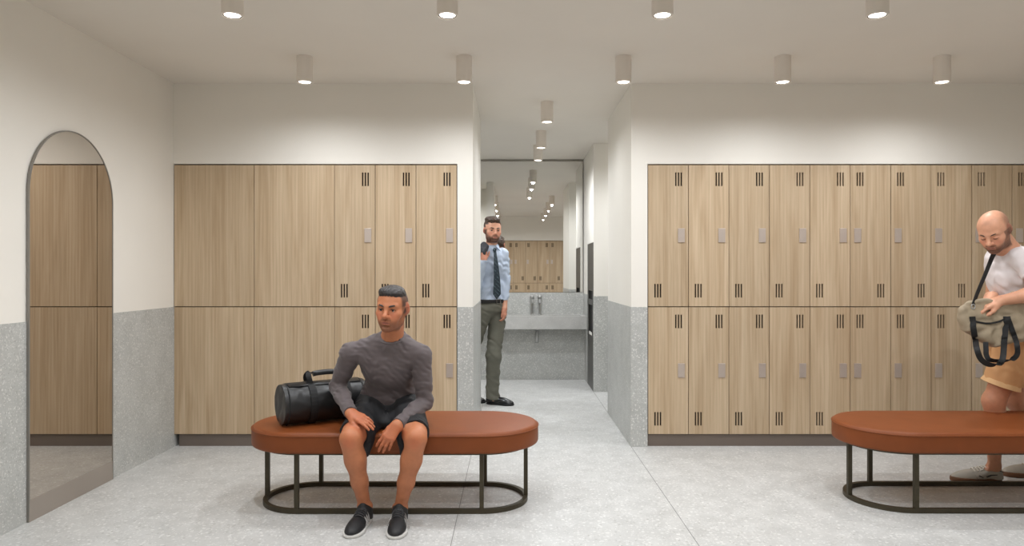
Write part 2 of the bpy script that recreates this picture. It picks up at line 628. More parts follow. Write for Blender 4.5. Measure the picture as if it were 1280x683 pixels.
# the wall round the left locker bank, with its free-standing end
w = boxes('wall_rear_left', PAINT, [((XL, D, ZTOP + .006), (FIN, D + .38, ZC)), ((XL, D + .3, 0), (-.394, D + .38, ZTOP + .006)),
                                    ((LX1 + .004, D, ZW), (FIN, D + .38, ZTOP + .006)), ((-.394, D + .38, ZW), (FIN, YB1, ZC))])
tag(w, kind='structure')
w = boxes('wall_rear_left_cladding', CLAD, [((LX1 + .004, D - .003, 0), (FIN + .003, D + .29, ZW)), ((-.397, D + .29, 0), (FIN + .003, YB1 + .003, ZW))])
tag(w, kind='structure')
w = boxes('wall_rear_right', PAINT, [((BLK, D, ZTOP + .006), (XR, D + .3, ZC)), ((BLK, D + .3, ZW), (XR, YB1, ZC)), ((BLK, D, ZW), (RX0 - .004, D + .3, ZTOP + .006))])
tag(w, kind='structure')
w = boxes('wall_rear_right_cladding', CLAD, [((BLK - .003, D - .003, 0), (RX0 - .004, D + .3, ZW)), ((BLK - .003, D + .3, 0), (XR, YB1 + .003, ZW))])
tag(w, kind='structure')
w = boxes('wall_inner_right', PAINT, [((SEC, YB2, ZW), (SEC + .03, YB2 + .01, ZC)), ((SEC + .03, YB2, ZW), (XR, 8.85, ZC)), ((SEC, YB2 + .01, 1.64), (SEC + .03, 8.85, ZC)),
                                      ((SEC, 8.24, ZW), (SEC + .03, 8.85, 1.64))])
tag(w, kind='structure')
w = boxes('wall_inner_right_cladding', CLAD, [((SEC - .003, YB2 - .003, 0), (SEC + .03, YB2 + .01, ZW)), ((SEC + .03, YB2 - .003, 0), (XR, 8.85, ZW)), ((SEC - .003, 8.24, 0), (SEC + .03, 8.85, ZW))])
tag(w, kind='structure')
w = boxes('wall_back', PAINT, [((XL, 8.735, 0), (SEC, 8.85, ZC))]); tag(w, kind='structure')
w = boxes('wall_back_cladding', CLAD, [((XL, 8.50, 0), (SEC - .004, 8.735, .629)), ((XL, 8.655, .629), (SEC - .004, 8.735, 1.056))]); tag(w, kind='structure')
for nm, x0, x1 in (('baseboard_rear_left', XL + .03, LX1), ('baseboard_rear_right', RX0, XR)):
    b = boxes(nm, PLINTH, [((x0, D + .025, 0), (x1, D + .28, ZBOT - .004))]); tag(b, kind='structure')
b = boxes('baseboard_front', PLINTH, [((-.9, -.6, 0), (1.9, -.185, ZBOT - .004))]); tag(b, kind='structure')


# ================================================================ lockers
def door_mesh(wd, h, holes, th=.018):
    xs = sorted({-wd / 2, wd / 2} | {round(v, 5) for q in holes for v in (q[0], q[1])})
    zs = sorted({0., h} | {round(v, 5) for q in holes for v in (q[2], q[3])})
    hole = lambda x, z: any(q[0] - 1e-4 < x < q[1] + 1e-4 and q[2] - 1e-4 < z < q[3] + 1e-4 for q in holes)
    m = MB()
    nx, nz = len(xs), len(zs)
    solid = [[not hole((xs[i] + xs[i + 1]) / 2, (zs[k] + zs[k + 1]) / 2) for k in range(nz - 1)] for i in range(nx - 1)]
    sol = lambda i, k: 0 <= i < nx - 1 and 0 <= k < nz - 1 and solid[i][k]
    for i in range(nx - 1):
        for k in range(nz - 1):
            if not solid[i][k]: continue
            x0, x1, z0, z1 = xs[i], xs[i + 1], zs[k], zs[k + 1]
            m.add([(x0, 0, z0), (x1, 0, z0), (x1, 0, z1), (x0, 0, z1)], [(0, 1, 2, 3)])
            m.add([(x0, th, z0), (x1, th, z0), (x1, th, z1), (x0, th, z1)], [(3, 2, 1, 0)])
            if not sol(i - 1, k): m.add([(x0, th, z0), (x0, 0, z0), (x0, 0, z1), (x0, th, z1)], [(0, 1, 2, 3)])
            if not sol(i + 1, k): m.add([(x1, 0, z0), (x1, th, z0), (x1, th, z1), (x1, 0, z1)], [(0, 1, 2, 3)])
            if not sol(i, k - 1): m.add([(x0, th, z0), (x1, th, z0), (x1, 0, z0), (x0, 0, z0)], [(0, 1, 2, 3)])
            if not sol(i, k + 1): m.add([(x0, 0, z1), (x1, 0, z1), (x1, th, z1), (x0, th, z1)], [(0, 1, 2, 3)])
    return m.mesh('door', True)


def locker(wd, z0, z1, hand, vents=True, name='locker', upper=True):
    """hand = +1: lock plate and top vent at the right edge of the door"""
    root = empty(name)
    h = z1 - z0 - .007
    m = MB(); m.box((-wd / 2 + .0006, .0185, .0), (wd / 2 - .0006, .27, z1 - z0 - .001))
    m.build('carcass', EDGE, root)
    dw = wd - .0046
    holes, vc = [], []
    if vents:
        sw, sp, hh = .0115, .0205, .102
        for vx, vz in ((hand * (wd / 2 - .0735), (2.001 if upper else .937) - z0 - .003), (-hand * (wd / 2 - .0735), (1.167 if upper else .208) - z0 - .003)):
            for k in (-1, 0, 1):
                holes.append((vx + k * sp - sw / 2, vx + k * sp + sw / 2, vz - hh / 2, vz + hh / 2))
            vc.append((vx, vz))
    d = link('door', door_mesh(dw, h, holes), WOOD, root, (0, 0, .0035))
    for vx, vz in vc:
        m = MB(); m.box((vx - .034, .012, vz - .056), (vx + .034, .0175, vz + .056))
        m.build('vent', SLOT_SHADE, d)  # dark plate behind the slots, standing in for the shade inside the locker
    if vents:
        lx, lz = hand * (wd / 2 - .054), (1.581 if upper else .571) - z0 - .003
        m = MB(); m.box((lx - .0255, -.006, lz - .053), (lx + .0255, .001, lz + .053))
        m.build('lock_plate', STEEL, d, bevel=.0012)
    return root


ORD = ['first', 'second', 'third', 'fourth', 'fifth', 'sixth', 'seventh', 'eighth', 'ninth', 'tenth', 'eleventh', 'twelfth']
protos = {}


def place_locker(key, args, x, y, z, label, cat, group, rz=0.0):
    if key not in protos:
        protos[key] = o = locker(*args)
    else:
        o = copy_tree(protos[key])
    o.location = (x, y, z)
    o.rotation_euler = (0, 0, rz)
    tag(o, label, cat, group)
    return o


WIDE = (317.4 - 217) * S
PITL = (571 - 418) / 3 * S
for ti, (tn, z0, z1) in enumerate((('upper', ZMID, ZTOP), ('lower', ZBOT, ZMID))):
    up = tn == 'upper'
    for i in range(2):
        place_locker('wide' + tn, (WIDE, z0, z1, 1, False, 'wide_cabinet', up), XL + .003 + WIDE * (i + .5), D, z0,
                     '%s plain wide oak cabinet %s' % (tn, 'in the corner against the left wall' if i == 0 else 'between the corner cabinet and the narrow slotted lockers'),
                     'cabinet', 'wide plain cabinets')
    for i in range(3):
        o = place_locker('nl' + tn, (PITL, z0, z1, 1, True, 'locker', up), (418 - CX) * S + PITL * (i + .5), D, z0,
                         '%s narrow oak locker, %s' % (tn, ('next to the wide plain cabinets', 'middle one of three left of the corridor', 'at the left edge of the corridor opening')[i]),
                         'locker', 'narrow lockers left of the corridor')
    for i in range(11):
        hand = 1 if i < 5 else -1
        o = place_locker('nr%d' % hand + tn, (PIT, z0, z1, hand, True, 'locker', up), RX0 + PIT * (i + .5), D, z0,
                         '%s narrow oak locker, %s from the left in the right-hand bank' % (tn, ORD[i]), 'locker', 'narrow lockers right of the corridor')
    for i in range(8):
        hand = 1 if i in (1, 3, 4, 6) else -1
        o = place_locker('nr%d' % hand + tn, None, 1.55 - PIT * (i + .5), -.15, z0,
                         '%s oak locker in the sink mirror, %s from the left of those behind the viewer' % (tn, ORD[i]),
                         'locker', 'lockers on the wall behind the viewer', rz=math.pi)

# ================================================================ ceiling lamps
LAMP_H, LAMP_R = .170, .0515


def make_lamp():
    root = empty('ceiling_spotlight')
    m = MB()
    r, zb = LAMP_R, -LAMP_H
    m.lathe([(0, 0), (r, 0), (r, zb + .002), (r - .002, zb), (r - .006, zb), (r - .007, zb + .004), (r - .007, zb + .012), (0, zb + .012)], 40)
    b = m.build('housing', LAMPM, root)
    for p in b.data.polygons: p.use_smooth = True
    b.data.set_sharp_from_angle(angle=.6)
    m = MB(); m.lathe([(r - .0075, zb + .003), (r - .0125, zb + .003), (r - .0125, zb + .0115), (r - .0075, zb + .0115)], 32)
    m.build('trim_ring', RING, root)
    m = MB(); m.lathe([(0, zb + .0095), (r - .013, zb + .0095), (r - .013, zb + .0045), (r * .6, zb + .003), (0, zb + .002)], 32)
    m.build('lens', LENS, root)
    ld = bpy.data.lights.new('spot', 'SPOT')
    ld.energy = 26.5; ld.color = (.935, .965, 1.0); ld.spot_size = math.radians(176); ld.spot_blend = .88; ld.shadow_soft_size = .018
    lo = bpy.data.objects.new('spot', ld); COL.objects.link(lo); lo.parent = root; lo.location = (0, 0, zb - .002)
    return root


lamp0 = make_lamp()
lampn = 0


def place_lamp(x, y, label, group, power=1.0):
    global lampn
    o = lamp0 if lampn == 0 else copy_tree(lamp0)
    lampn += 1
    o.location = (x, y, ZC)
    if power != 1.0:
        for c in o.children:
            if c.type == 'LIGHT':
                c.data = c.data.copy(); c.data.energy *= power
    tag(o, label, 'ceiling light', group)


LXS = [-1.357 + 1.0435 * i for i in range(5)]
COLP = [1.5, 1.05, .95, .95, .95]           # how far each column of lamps is dimmed up
ROWP = [1.0, 1.0, .66, .66]
for r, y in enumerate((4.57, 3.386, 2.202, 1.018)):
    for i, x in enumerate(LXS):
        if r < 2:
            lab = 'taupe cylinder ceiling spotlight, %s from the left in the %s row' % (ORD[i], ('farther', 'nearer')[r])
        else:
            lab = 'ceiling spotlight outside the photo, %s from the left %s' % (ORD[i], ('just ahead of the viewer', 'above the viewer')[r - 2])
        place_lamp(x, y, lab, 'ceiling spotlights of the locker room', COLP[i] * ROWP[r])
for i, y in enumerate((5.78, 6.97, 7.74)):
    place_lamp(.290, y, 'corridor ceiling spotlight, %s' % ('nearest the locker room', 'middle one of three in line', 'closest to the sink mirror')[i],
               'corridor ceiling spotlights', (.6, 1.15, 1.8)[i])
place_lamp(1.55, 7.05, 'ceiling spotlight in the side passage right of the corridor', 'side passage spotlights', 1.3)
place_lamp(-1.05, 7.05, 'ceiling spotlight in the side passage left of the corridor', 'side passage spotlights', 1.3)
place_lamp(-.95, 6.1, 'ceiling spotlight in the left side passage behind the lockers', 'side passage spotlights', 1.3)


# ================================================================ benches
def stadium(hl, r, n=28):
    pts = []
    for k in range(n + 1):
        a = -math.pi / 2 + math.pi * k / n
        pts.append((hl + r * math.cos(a), r * math.sin(a)))
    for k in range(n + 1):
        a = math.pi / 2 + math.pi * k / n
        pts.append((-hl + r * math.cos(a), r * math.sin(a)))
    return pts


def make_bench():
    root = empty('bench')
    HL, R = .5, .315
    z0, z1 = .336, .452
    prof = [(-.05, z0)]
    for k in range(5):
        a = math.pi / 2 * k / 4
        prof.append((-.014 + .014 * math.sin(a), z0 + .014 - .014 * math.cos(a)))
    for k in range(9):
        a = math.pi / 2 * k / 8
        prof.append((-.026 + .026 * math.cos(a), z1 - .030 + .026 * math.sin(a)))
    prof += [(-.05, z1 - .0025), (-.09, z1 - .001), (-.16, z1), (-.24, z1 + .001), (-.3, z1 + .001)]
    vs, fs = [], []
    for off, z in prof:
        vs += [(x, y, z) for x, y in stadium(HL, R + off)]
    N = len(stadium(HL, R))
    for i in range(len(prof) - 1):
        for k in range(N):
            k2 = (k + 1) % N
            fs.append((i * N + k, i * N + k2, (i + 1) * N + k2, (i + 1) * N + k))
    m = MB(); m.add(vs, fs, 0, True)
    m.add(vs[:N], [tuple(range(N - 1, -1, -1))]); m.add(vs[-N:], [tuple(range(N))])
    m.build('seat_cushion', LEATHER, root)
    # seam piping round the cushion's upper edge
    m = MB(); m.tube([(x, y, z1 - .021) for x, y in stadium(HL, R + .0005)], .0028, 8, closed=True)
    m.build('piping', LEATHER, root)
    m = MB(); m.tube([(x, y, .0125) for x, y in stadium(HL - .0005, .255 - .012)], 0, closed=True, sq=(.024, .025))
    m.build('base_ring', BRONZE, root)
    m = MB(); m.tube([(x, y, .3265) for x, y in stadium(HL - .0005, .255 - .012)], 0, closed=True, sq=(.024, .018))
    m.build('top_ring', BRONZE, root)
    for x, y in ((-HL, -.243), (HL, -.243), (-HL, .243), (HL, .243), (-HL - .243, 0), (HL + .243, 0)):
        m = MB(); m.box((x - .0115, y - .0115, .024), (x + .0115, y + .0115, .319))
        m.build('leg', BRONZE, root)
    return root


bench0 = make_bench()
bench0.location = (-.664, 4.015, 0)
tag(bench0, 'oval tan leather bench carrying the seated man and the black bag', 'bench', 'oval leather benches')
b2 = copy_tree(bench0)
b2.location = (2.688, 4.022, 0)
tag(b2, 'oval tan leather bench cut off at the right, in front of the bald man', 'bench')

# ================================================================ arched wall mirror
am = empty('arched_mirror', (XL, 4.012, 0), 0, 'tall arched wall mirror with thin grey frame standing on the floor', 'mirror')


def arch(r, zb, n=40):
    zc = 2.112 - .383
    return [(-r, zb), (r, zb)] + [(r * math.cos(math.pi * k / n), zc + r * math.sin(math.pi * k / n)) for k in range(n + 1)]


m = MB()
A = arch(.383, .0); B = arch(.3765, .115)
N = len(A)
o1 = [(.018, y, z) for y, z in A]; i1 = [(.018, y, z) for y, z in B]
o0 = [(.0045, y, z) for y, z in A]; i0 = [(.0045, y, z) for y, z in B]
fr_f = []
for k in range(N):
    k2 = (k + 1) % N
    fr_f += [(k, k2, N + k2, N + k), (2 * N + k, 2 * N + k2, k2, k), (N + k, N + k2, 3 * N + k2, 3 * N + k)]
# frame without the bottom band (that is the kick plate)
m.add(o1 + i1 + o0 + i0, [f for j, f in enumerate(fr_f) if j >= 3])
m.build('frame', FRAME, am)
m = MB(); m.box((.0045, -.3825, 0), (.0165, .3825, .1145)); m.build('kick_plate', KICK, am)
m = MB(); m.add([(.0155, y, z) for y, z in arch(.377, .114)], [tuple(range(N))]); m.add([(.007, y, z) for y, z in arch(.377, .114)], [tuple(range(N - 1, -1, -1))])
m.build('glass', MIRR_T, am)

# ================================================================ wash area
mm = empty('wall_mirror', (0, YM, 1.06), 0, 'wide frameless wall mirror above the stone sink at the end of the corridor', 'mirror')
m = MB(); m.box((-1.5, 0, 0), (SEC - .012, .012, 2.69 - 1.06)); m.build('glass', MIRR, mm)
m = MB(); m.box((-1.49, .0125, .02), (SEC - .03, .05, 2.67 - 1.06)); m.build('backing_board', DARK, mm)
sk = empty('trough_sink', (-.3, 8.45, .631), 0, 'long pale stone trough sink under the wall mirror', 'sink')
m = MB()
x0, x1 = -1.2, SEC - .006 + .3
y0, y1, zt = 8.29 - 8.45, 8.652 - 8.45, .785 - .631
m.box((x0, y0, 0), (x1, y0 + .035, zt)); m.box((x0, y1 - .075, 0), (x1, y1, zt))
m.box((x0, y0 + .035, 0), (x1, y1 - .075, zt - .055))
m.box((x0, y0 + .035, zt - .055), (x0 + .05, y1 - .075, zt)); m.box((x1 - .05, y0 + .035, zt - .055), (x1, y1 - .075, zt)); m.box((.55, y0 + .035, zt - .055), (.75, y1 - .075, zt - .012))
m.build('basin', STONE, sk)
m = MB(); m.tube([(.603, -.02, -.001), (.603, -.02, -.175)], .019, 20); m.lathe([(0, 0), (.027, 0), (.027, -.02), (0, -.02)], 20, (.603, -.02, -.001))
m.build('drain_pipe', CHROME, sk)


def make_tap():
    root = empty('tap')
    m = MB(); m.lathe([(0, 0), (.030, 0), (.030, .008), (.022, .010), (.0215, .20), (.0, .20)], 24); m.build('column', CHROME, root)
    m = MB(); m.lathe([(0, .2005), (.0265, .2005), (.0265, .232), (.022, .236), (0, .236)], 24); m.build('handle', CHROME, root)
    m = MB(); m.tube([(0, -.018, .165), (0, -.08, .168), (0, -.115, .160), (0, -.12, .145)], .012, 14); m.build('spout', CHROME, root)
    return root


tp = make_tap(); tp.location = (.249, 8.612, .7855)
tag(tp, 'left of the two chrome pillar taps on the stone sink', 'tap', 'sink taps')
t2 = copy_tree(tp); t2.location = (.342, 8.612, .7855)
tag(t2, 'right of the two chrome pillar taps on the stone sink', 'tap')

tw = empty('towel_dispenser', (SEC + .015, 7.94, 0), 0, 'tall recessed grey metal towel dispenser and waste bin beside the sink', 'towel dispenser')
yl, yh = -.298, .298
m = MB(); m.box((-.016, yl, 1.10), (.012, yh, 1.637)); m.build('cabinet_door', GREYM, tw)
m = MB()
m.box((-.016, yl, .94), (-.003, yh, 1.0)); m.box((-.016, yl, .12), (-.003, yh, .62)); m.box((-.016, yl, .62), (-.003, yl + .09, 1.10)); m.box((-.016, yh - .09, .62), (-.003, yh, 1.10)); m.box((-.016, yl, 0), (-.003, yh, .1195))
m.build('surround', GREYM, tw)
m = MB(); m.box((.004, yl, .0), (.012, yh, 1.099)); m.build('recess_shade', DARK, tw)  # near-black plate that stands in for shade inside the openings
m = MB(); m.box((-.0185, -.16, .60), (-.0165, .10, .635)); m.build('paper_edge', PAPER, tw)
# ================================================================ people: shared anatomy
def lin(c):
    return np.array(srgb(*c)[:3])


def sst(x, a, b):
    t = np.clip((x - a) / (b - a), 0, 1)
    return t * t * (3 - 2 * t)


def add_head(F, fr, neck_base, neck_r=.056, jaw=1.0, ear=True, closed=False):
    """a head in the frame fr: origin between the ears, +y the face, +z the crown"""
    e = lambda c, r, k=.02, op='u', y=(0, 1, 0), z=(0, 0, 1): F.ell(c, r, y, z, k, op, fr)
    c = lambda a, b, ra, rb=None, k=.02, op='u': F.cap(a, b, ra, rb, k, op, fr=fr)
    e((0, -.016, .031), (.0745, .094, .081))
    e((0, .012, .030), (.070, .076, .074), .03)
    e((0, .036, -.028), (.056, .054, .080), .03)
    for s in (-1, 1):
        c((s * .054, -.004, -.040), (s * .047, .012, -.072), .014, .013, .03)
        c((s * .047, .012, -.072), (s * .017 * jaw, .074, -.098), .013, .0125, .03)
        e((s * .046, .058, -.022), (.021, .024, .018), .025)
        e((s * .030, .072, -.052), (.020, .020, .026), .025)
    e((0, .082, -.098), (.018 * jaw, .016, .015), .02)
    e((0, .040, -.080), (.034, .045, .030), .03)
    # brow, sockets, lids
    for s in (-1, 1):
        c((s * .012, .086, .020), (s * .046, .074, .022), .009, .008, .018)
        e((s * .032, .096, .000), (.019, .015, .0105), .012, 's')
        e((s * .032, .0735, .0005), (.0155, .0135, .0115), .006)
        if closed: e((s * .032, .0800, -.0005), (.0165, .0125, .0115), .004)
    # nose
    c((0, .086, .014), (0, .113, -.026), .0078, .0112, .014)
    e((0, .116, -.030), (.0122, .0120, .0105), .010)
    for s in (-1, 1):
        e((s * .0130, .101, -.034), (.0080, .0110, .0080), .008)
        e((s * .0065, .109, -.0425), (.0040, .0060, .0030), .004, 's')
    # mouth
    e((0, .083, -.062), (.030, .016, .022), .02)
    c((-.019, .090, -.0625), (0, .0985, -.0600), .0042, .0058, .007)
    c((.019, .090, -.0625), (0, .0985, -.0600), .0042, .0058, .007)
    c((-.016, .090, -.0705), (.016, .090, -.0705), .0055, None, .008)
    e((0, .0945, -.0720), (.011, .0065, .0055), .008)
    c((-.023, .0905, -.0660), (.023, .0905, -.0660), .0018, None, .004, 's')
    c((-.010, .1010, -.0655), (.010, .1010, -.0655), .0022, None, .004, 's')
    e((0, .0965, -.084), (.016, .007, .004), .012, 's')
    if ear:
        for s in (-1, 1):
            e((s * .0795, -.012, .002), (.0080, .0185, .031), .006, y=(s * -.32, 1, -.18))
            e((s * .0875, -.004, .005), (.0055, .0090, .018), .005, 's', y=(s * -.32, 1, -.18))
            e((s * .0755, -.002, -.024), (.0075, .008, .011), .008)
    nb = fr.loc(np.array([neck_base]))[0]
    c((0, -.030, -.045), nb, neck_r * .96, neck_r * 1.05, .03)
    c((0, .004, -.075), nb + np.array((0, .018, .0)), neck_r * .68, neck_r * .85, .025)


def head_tint(P, fr, col, skin, beard=None, beard_amt=.8, lips=(160, 96, 84), buzz=None, buzz_fn=None, red=(196, 112, 88)):
    """the head's own colours: skin, lips, ruddy cheeks, stubble; plus a painted shade line at the mouth"""
    q = fr.loc(P)
    near = (np.abs(q[:, 0]) < .1) & (q[:, 2] > -.125) & (q[:, 2] < .16) & (np.abs(q[:, 1]) < .13)
    x, y, z = q[:, 0], q[:, 1], q[:, 2]

    def blend(m, c):
        m = (m * near)[:, None]
        col[:] = col * (1 - m) + lin(c) * m
    nz = np.random.RandomState(3).rand(len(P)) * .7 + .15
    blend(.45 * np.exp(-((np.abs(x) - .042) ** 2 + (z + .03) ** 2) / .0005) * (y > .03), red)
    blend(.25 * np.exp(-((x) ** 2 + (z + .032) ** 2) / .00025) * (y > .09), red)
    blend(.6 * (np.abs(x) > .0755) * (np.abs(z) < .038) * (np.abs(y + .012) < .03), red)
    if beard is not None:
        lower = sst(-z, .040, .062) * (y > -.015)                                   # jaw line and chin
        side = sst(np.abs(x), .046, .060) * (z < .012) * (y > -.012) * (y < .045) * .8        # sideburns
        must = np.exp(-((z + .0515) / .0065) ** 2) * (np.abs(x) < .028) * (y > .07)
        cheekfree = 1 - np.exp(-((np.abs(x) - .038) ** 2 + (z + .045) ** 2) / .00035) * .8
        m = np.clip(np.maximum(np.maximum(lower * cheekfree, side), must), 0, 1)
        m *= 1 - np.exp(-((z + .0665) / .0085) ** 2) * (np.abs(x) < .022) * (y > .07)
        m *= sst(z, -.128, -.108)
        blend(m * beard_amt * (.75 + .5 * nz).clip(0, 1), beard)
    lm = np.exp(-((z + .0665) / .0085) ** 4) * np.exp(-(x / .021) ** 4) * (y > .083)
    blend(.75 * lm, lips)
    blend(.7 * np.exp(-((z + .066) / .0022) ** 2) * (np.abs(x) < .022) * (y > .08), (84, 44, 38))  # shade between the lips, painted as a dark line
    if buzz is not None:
        blend(buzz_fn(x, y, z) * (.85 + .3 * nz).clip(0, 1), buzz)
    return col


def face_parts(fr, root, brow_mat, look=(0, 1, 0), brow_r=.0042, closed=False):
    """eyeballs with irises, eyebrows and upper lash lines as children of the person"""
    for s in (-1, 1):
        c = np.array((s * .0325, .0756, -.0004))
        m = MB()
        n, k = 14, 10
        ax = Fr((0, 0, 0), look)
        prof = [(.0, .0118), (.0022, .0116), (.0024, .0116), (.0056, .0104), (.0058, .0103), (.0085, .0082), (.0110, .0043), (.0118, 0), (.0110, -.0043)]
        vs = []
        for r, h in prof:
            for q in range(n):
                a = 2 * math.pi * q / n
                vs.append(fr.p(c + ax.R @ np.array((r * math.cos(a), h, r * math.sin(a)))))
        for i in range(len(prof) - 1):
            fs = [(i * n + q, (i + 1) * n + q, (i + 1) * n + (q + 1) % n, i * n + (q + 1) % n) for q in range(n)]
            m.add([], [], 0)
            b = len(m.v)
            if i == 0: m.v += [tuple(p) for p in vs]; b = 0
            for f in fs:
                m.f.append(f); m.mi.append(0 if i < 1 else (1 if i < 4 else 2)); m.sm.append(True)
        if not closed: world_child('eye', m.mesh('eye', True), [EYE_PUPIL, EYE_IRIS, EYE_WHITE], root)
        m = MB()
        m.tube([fr.p((s * .0125, .0955, .0180)), fr.p((s * .024, .0950, .0225)), fr.p((s * .038, .0880, .0250)), fr.p((s * .0505, .0750, .0205))],
               [brow_r * .8, brow_r * 1.1, brow_r, brow_r * .5], 8)
        world_child('eyebrow', m.mesh('eyebrow'), brow_mat, root)
        m = MB()
        if closed: m.tube([fr.p((s * .0185, .0865, -.004)), fr.p((s * .026, .0915, -.0075)), fr.p((s * .037, .0910, -.0075)), fr.p((s * .0475, .0825, -.0035))], [.0010, .0017, .0017, .0010], 6)
        else: m.tube([fr.p((s * .0185, .0850, .0010)), fr.p((s * .026, .0893, .0044)), fr.p((s * .037, .0890, .0048)), fr.p((s * .0475, .0815, .0012))],
               [.0010, .0021, .0022, .0010], 6)
        world_child('eyelash', m.mesh('eyelash'), brow_mat, root)


FINGERS = [(.0290, .084, (.044, .026, .021), .0092), (.0095, .090, (.048, .030, .022), .0094),
           (-.0100, .086, (.044, .028, .022), .0090), (-.0285, .077, (.034, .021, .019), .0080)]


def add_hand(F, fr, curl, spread=(.10, .02, -.05, -.14), thumb=((.030, .030, -.006), (.056, .056, -.016), (.066, .086, -.022), (.070, .108, -.024)), wrist_r=.026):
    """hand in frame fr: origin at the wrist, +y to the knuckles, +z the back of the hand, +x the thumb's side;
    curl = four triples of joint angles"""
    F.ell((0, 0, 0), (.029, .034, .021), k=.02, fr=fr)
    for i, (x, y, ls, r) in enumerate(FINGERS):
        F.cap((x * .55, .008, -.002), (x, y - .004, .000), .0150, .0118, .018, fr=fr)
    F.ell((.014, .042, -.011), (.021, .034, .013), k=.012, fr=fr)
    for i, (x, y, ls, r) in enumerate(FINGERS):
        p = np.array((x, y - .002, .001)); a = 0.0
        for j in range(3):
            a += curl[i][j]
            d = np.array((math.sin(spread[i]) * math.cos(a), math.cos(spread[i]) * math.cos(a), -math.sin(a)))
            q = p + d * ls[j]
            F.cap(p, q, r * (1.02 - .07 * j), r * (.95 - .09 * j), .005 if j else .007, fr=fr)
            p = q
    t = thumb
    F.cap((.010, .008, -.004), t[0], .0150, .0150, .015, fr=fr)
    F.cap(t[0], t[1], .0140, .0118, .010, fr=fr)
    F.cap(t[1], t[2], .0112, .0104, .005, fr=fr)
    F.cap(t[2], t[3], .0104, .0080, .005, fr=fr)


def shoe_parts(root, fr, mats, style, h=.0032, parent_name='shoe'):
    """fr: origin under the heel, +y to the toe, +z up, +x the big-toe side.  style: runner / plimsoll / oxford"""
    U, SOLE, LACE, MARK = mats
    lo = np.min([fr.p((sx * .07, sy, sz)) for sx in (-1, 1) for sy in (-.06, .33) for sz in (-.02, .17)], 0)
    hi = np.max([fr.p((sx * .07, sy, sz)) for sx in (-1, 1) for sy in (-.06, .33) for sz in (-.02, .17)], 0)
    F = Field(lo, hi, h)
    toe = .030 if style != 'oxford' else .024
    F.ell((.006, .208, .018), (.045, .072, .040 if style != 'oxford' else .036), k=.02, fr=fr)
    F.ell((.004, .150, .024), (.043, .085, .050), k=.025, fr=fr)
    F.ell((.000, .040, .030), (.035, .045, .062), k=.03, fr=fr)
    F.cap((0, .10, .045), (0, .052, .078), .034, .033, .03, fr=fr)
    F.cap((0, .030, .02), (0, .036, .070), .033, .031, .03, fr=fr)
    F.half((0, 0, .022 if style == 'plimsoll' else .014), (0, 0, -1), .003, fr=fr)
    if style == 'runner':
        F.cap((0, .072, .075), (0, .074, .104), .020, .016, .02, fr=fr)
    F.half((0, 0, .018), (0, 0, -1), .004, fr=fr)
    # collar opening
    F.ell((0, .036, .112), (.0285, .042, .034), k=.008, op='s', fr=fr)
    sh = world_child(parent_name, F.mesh('shoe'), U, root)
    G = Field(lo, hi, h)
    t2 = .030 if style == 'runner' else (.029 if style == 'plimsoll' else .018)
    G.cap((0, .038, .012), (.005, .205, .012), .0405, .0500, .0, fr=fr)
    G.cap((.006, .205, .012), (.006, .236, .012), .0500, .0460, .02, fr=fr)
    G.half((0, 0, t2), (0, .05 if style == 'runner' else 0, 1), .004, fr=fr)
    G.half((0, 0, 0), (0, 0, -1), .003, fr=fr)
    world_child('sole', G.mesh('sole'), SOLE, sh)
    if style == 'oxford':
        m = MB(); m.tube([fr.p((x, .092 + .0, .0775)) for x in (-.018, 0, .018)], .003, 6); m.tube([fr.p((x, .106, .073)) for x in (-.018, 0, .018)], .003, 6)
        world_child('lace', m.mesh('lace'), LACE, sh)
        return sh
    m = MB()
    for i in range(5):
        y = .092 + .0165 * i; z = .0925 - .0022 * i - (.0004 * i * i)
        m.tube([fr.p((-.027, y - .004, z - .012)), fr.p((-.014, y, z - .001)), fr.p((0, y + .002, z + .0025)), fr.p((.014, y, z - .001)), fr.p((.027, y - .004, z - .012))], .0032, 6)
    m.tube([fr.p((0, .088, .088)), fr.p((.018, .10, .092)), fr.p((.028, .115, .078)), fr.p((.026, .125, .07))], .002, 6)
    m.tube([fr.p((0, .088, .088)), fr.p((-.02, .10, .092)), fr.p((-.03, .112, .076)), fr.p((-.028, .12, .068))], .002, 6)
    world_child('lace', m.mesh('lace'), LACE, sh)
    return sh


def ring_pts(c, n, r, k=36, up=(0, 1, 0), sx=1.0):
    f = Fr(c, unit(np.cross(n, (1, .013, .02))), n)
    return [f.p((sx * r * math.cos(2 * math.pi * i / k), r * math.sin(2 * math.pi * i / k), 0)) for i in range(k)]


EYE_PUPIL = m_plain('eye_pupil', (14, 11, 10), .2)
EYE_IRIS = m_plain('eye_iris', (52, 34, 24), .25)
EYE_WHITE = m_plain('eye_white', (205, 196, 188), .35)
HAIR_DK = m_plain('dark_hair', (34, 27, 25), .45, noise=.5, nscale=150, bump=.5, bscale=260, bdist=.003)
HAIR_BR = m_plain('brown_hair', (64, 46, 34), .5, noise=.5, nscale=110, bump=.6, bscale=170, bdist=.004)
SKIN = m_vcol('skin', .48, .4, .12, 260, .0012, sss=.08, var=.06, vscale=40)
GREY_KNIT = m_vcol('grey_jersey', .62, .3, .10, 700, .0008, sheen=.15, var=.04)
BLACK_CLOTH = m_plain('black_shorts_cloth', (27, 27, 30), .7, noise=.12, nscale=18, bump=.08, bscale=500)
TEE = m_plain('white_tee_cotton', (222, 214, 214), .8, bump=.08, bscale=600, noise=.03, nscale=12)
KHAKI = m_plain('tan_shorts_cotton', (206, 156, 108), .8, bump=.1, bscale=500, noise=.05, nscale=14)
KHAKI_L = m_plain('tan_shorts_cuff', (218, 176, 128), .8, bump=.1, bscale=500)
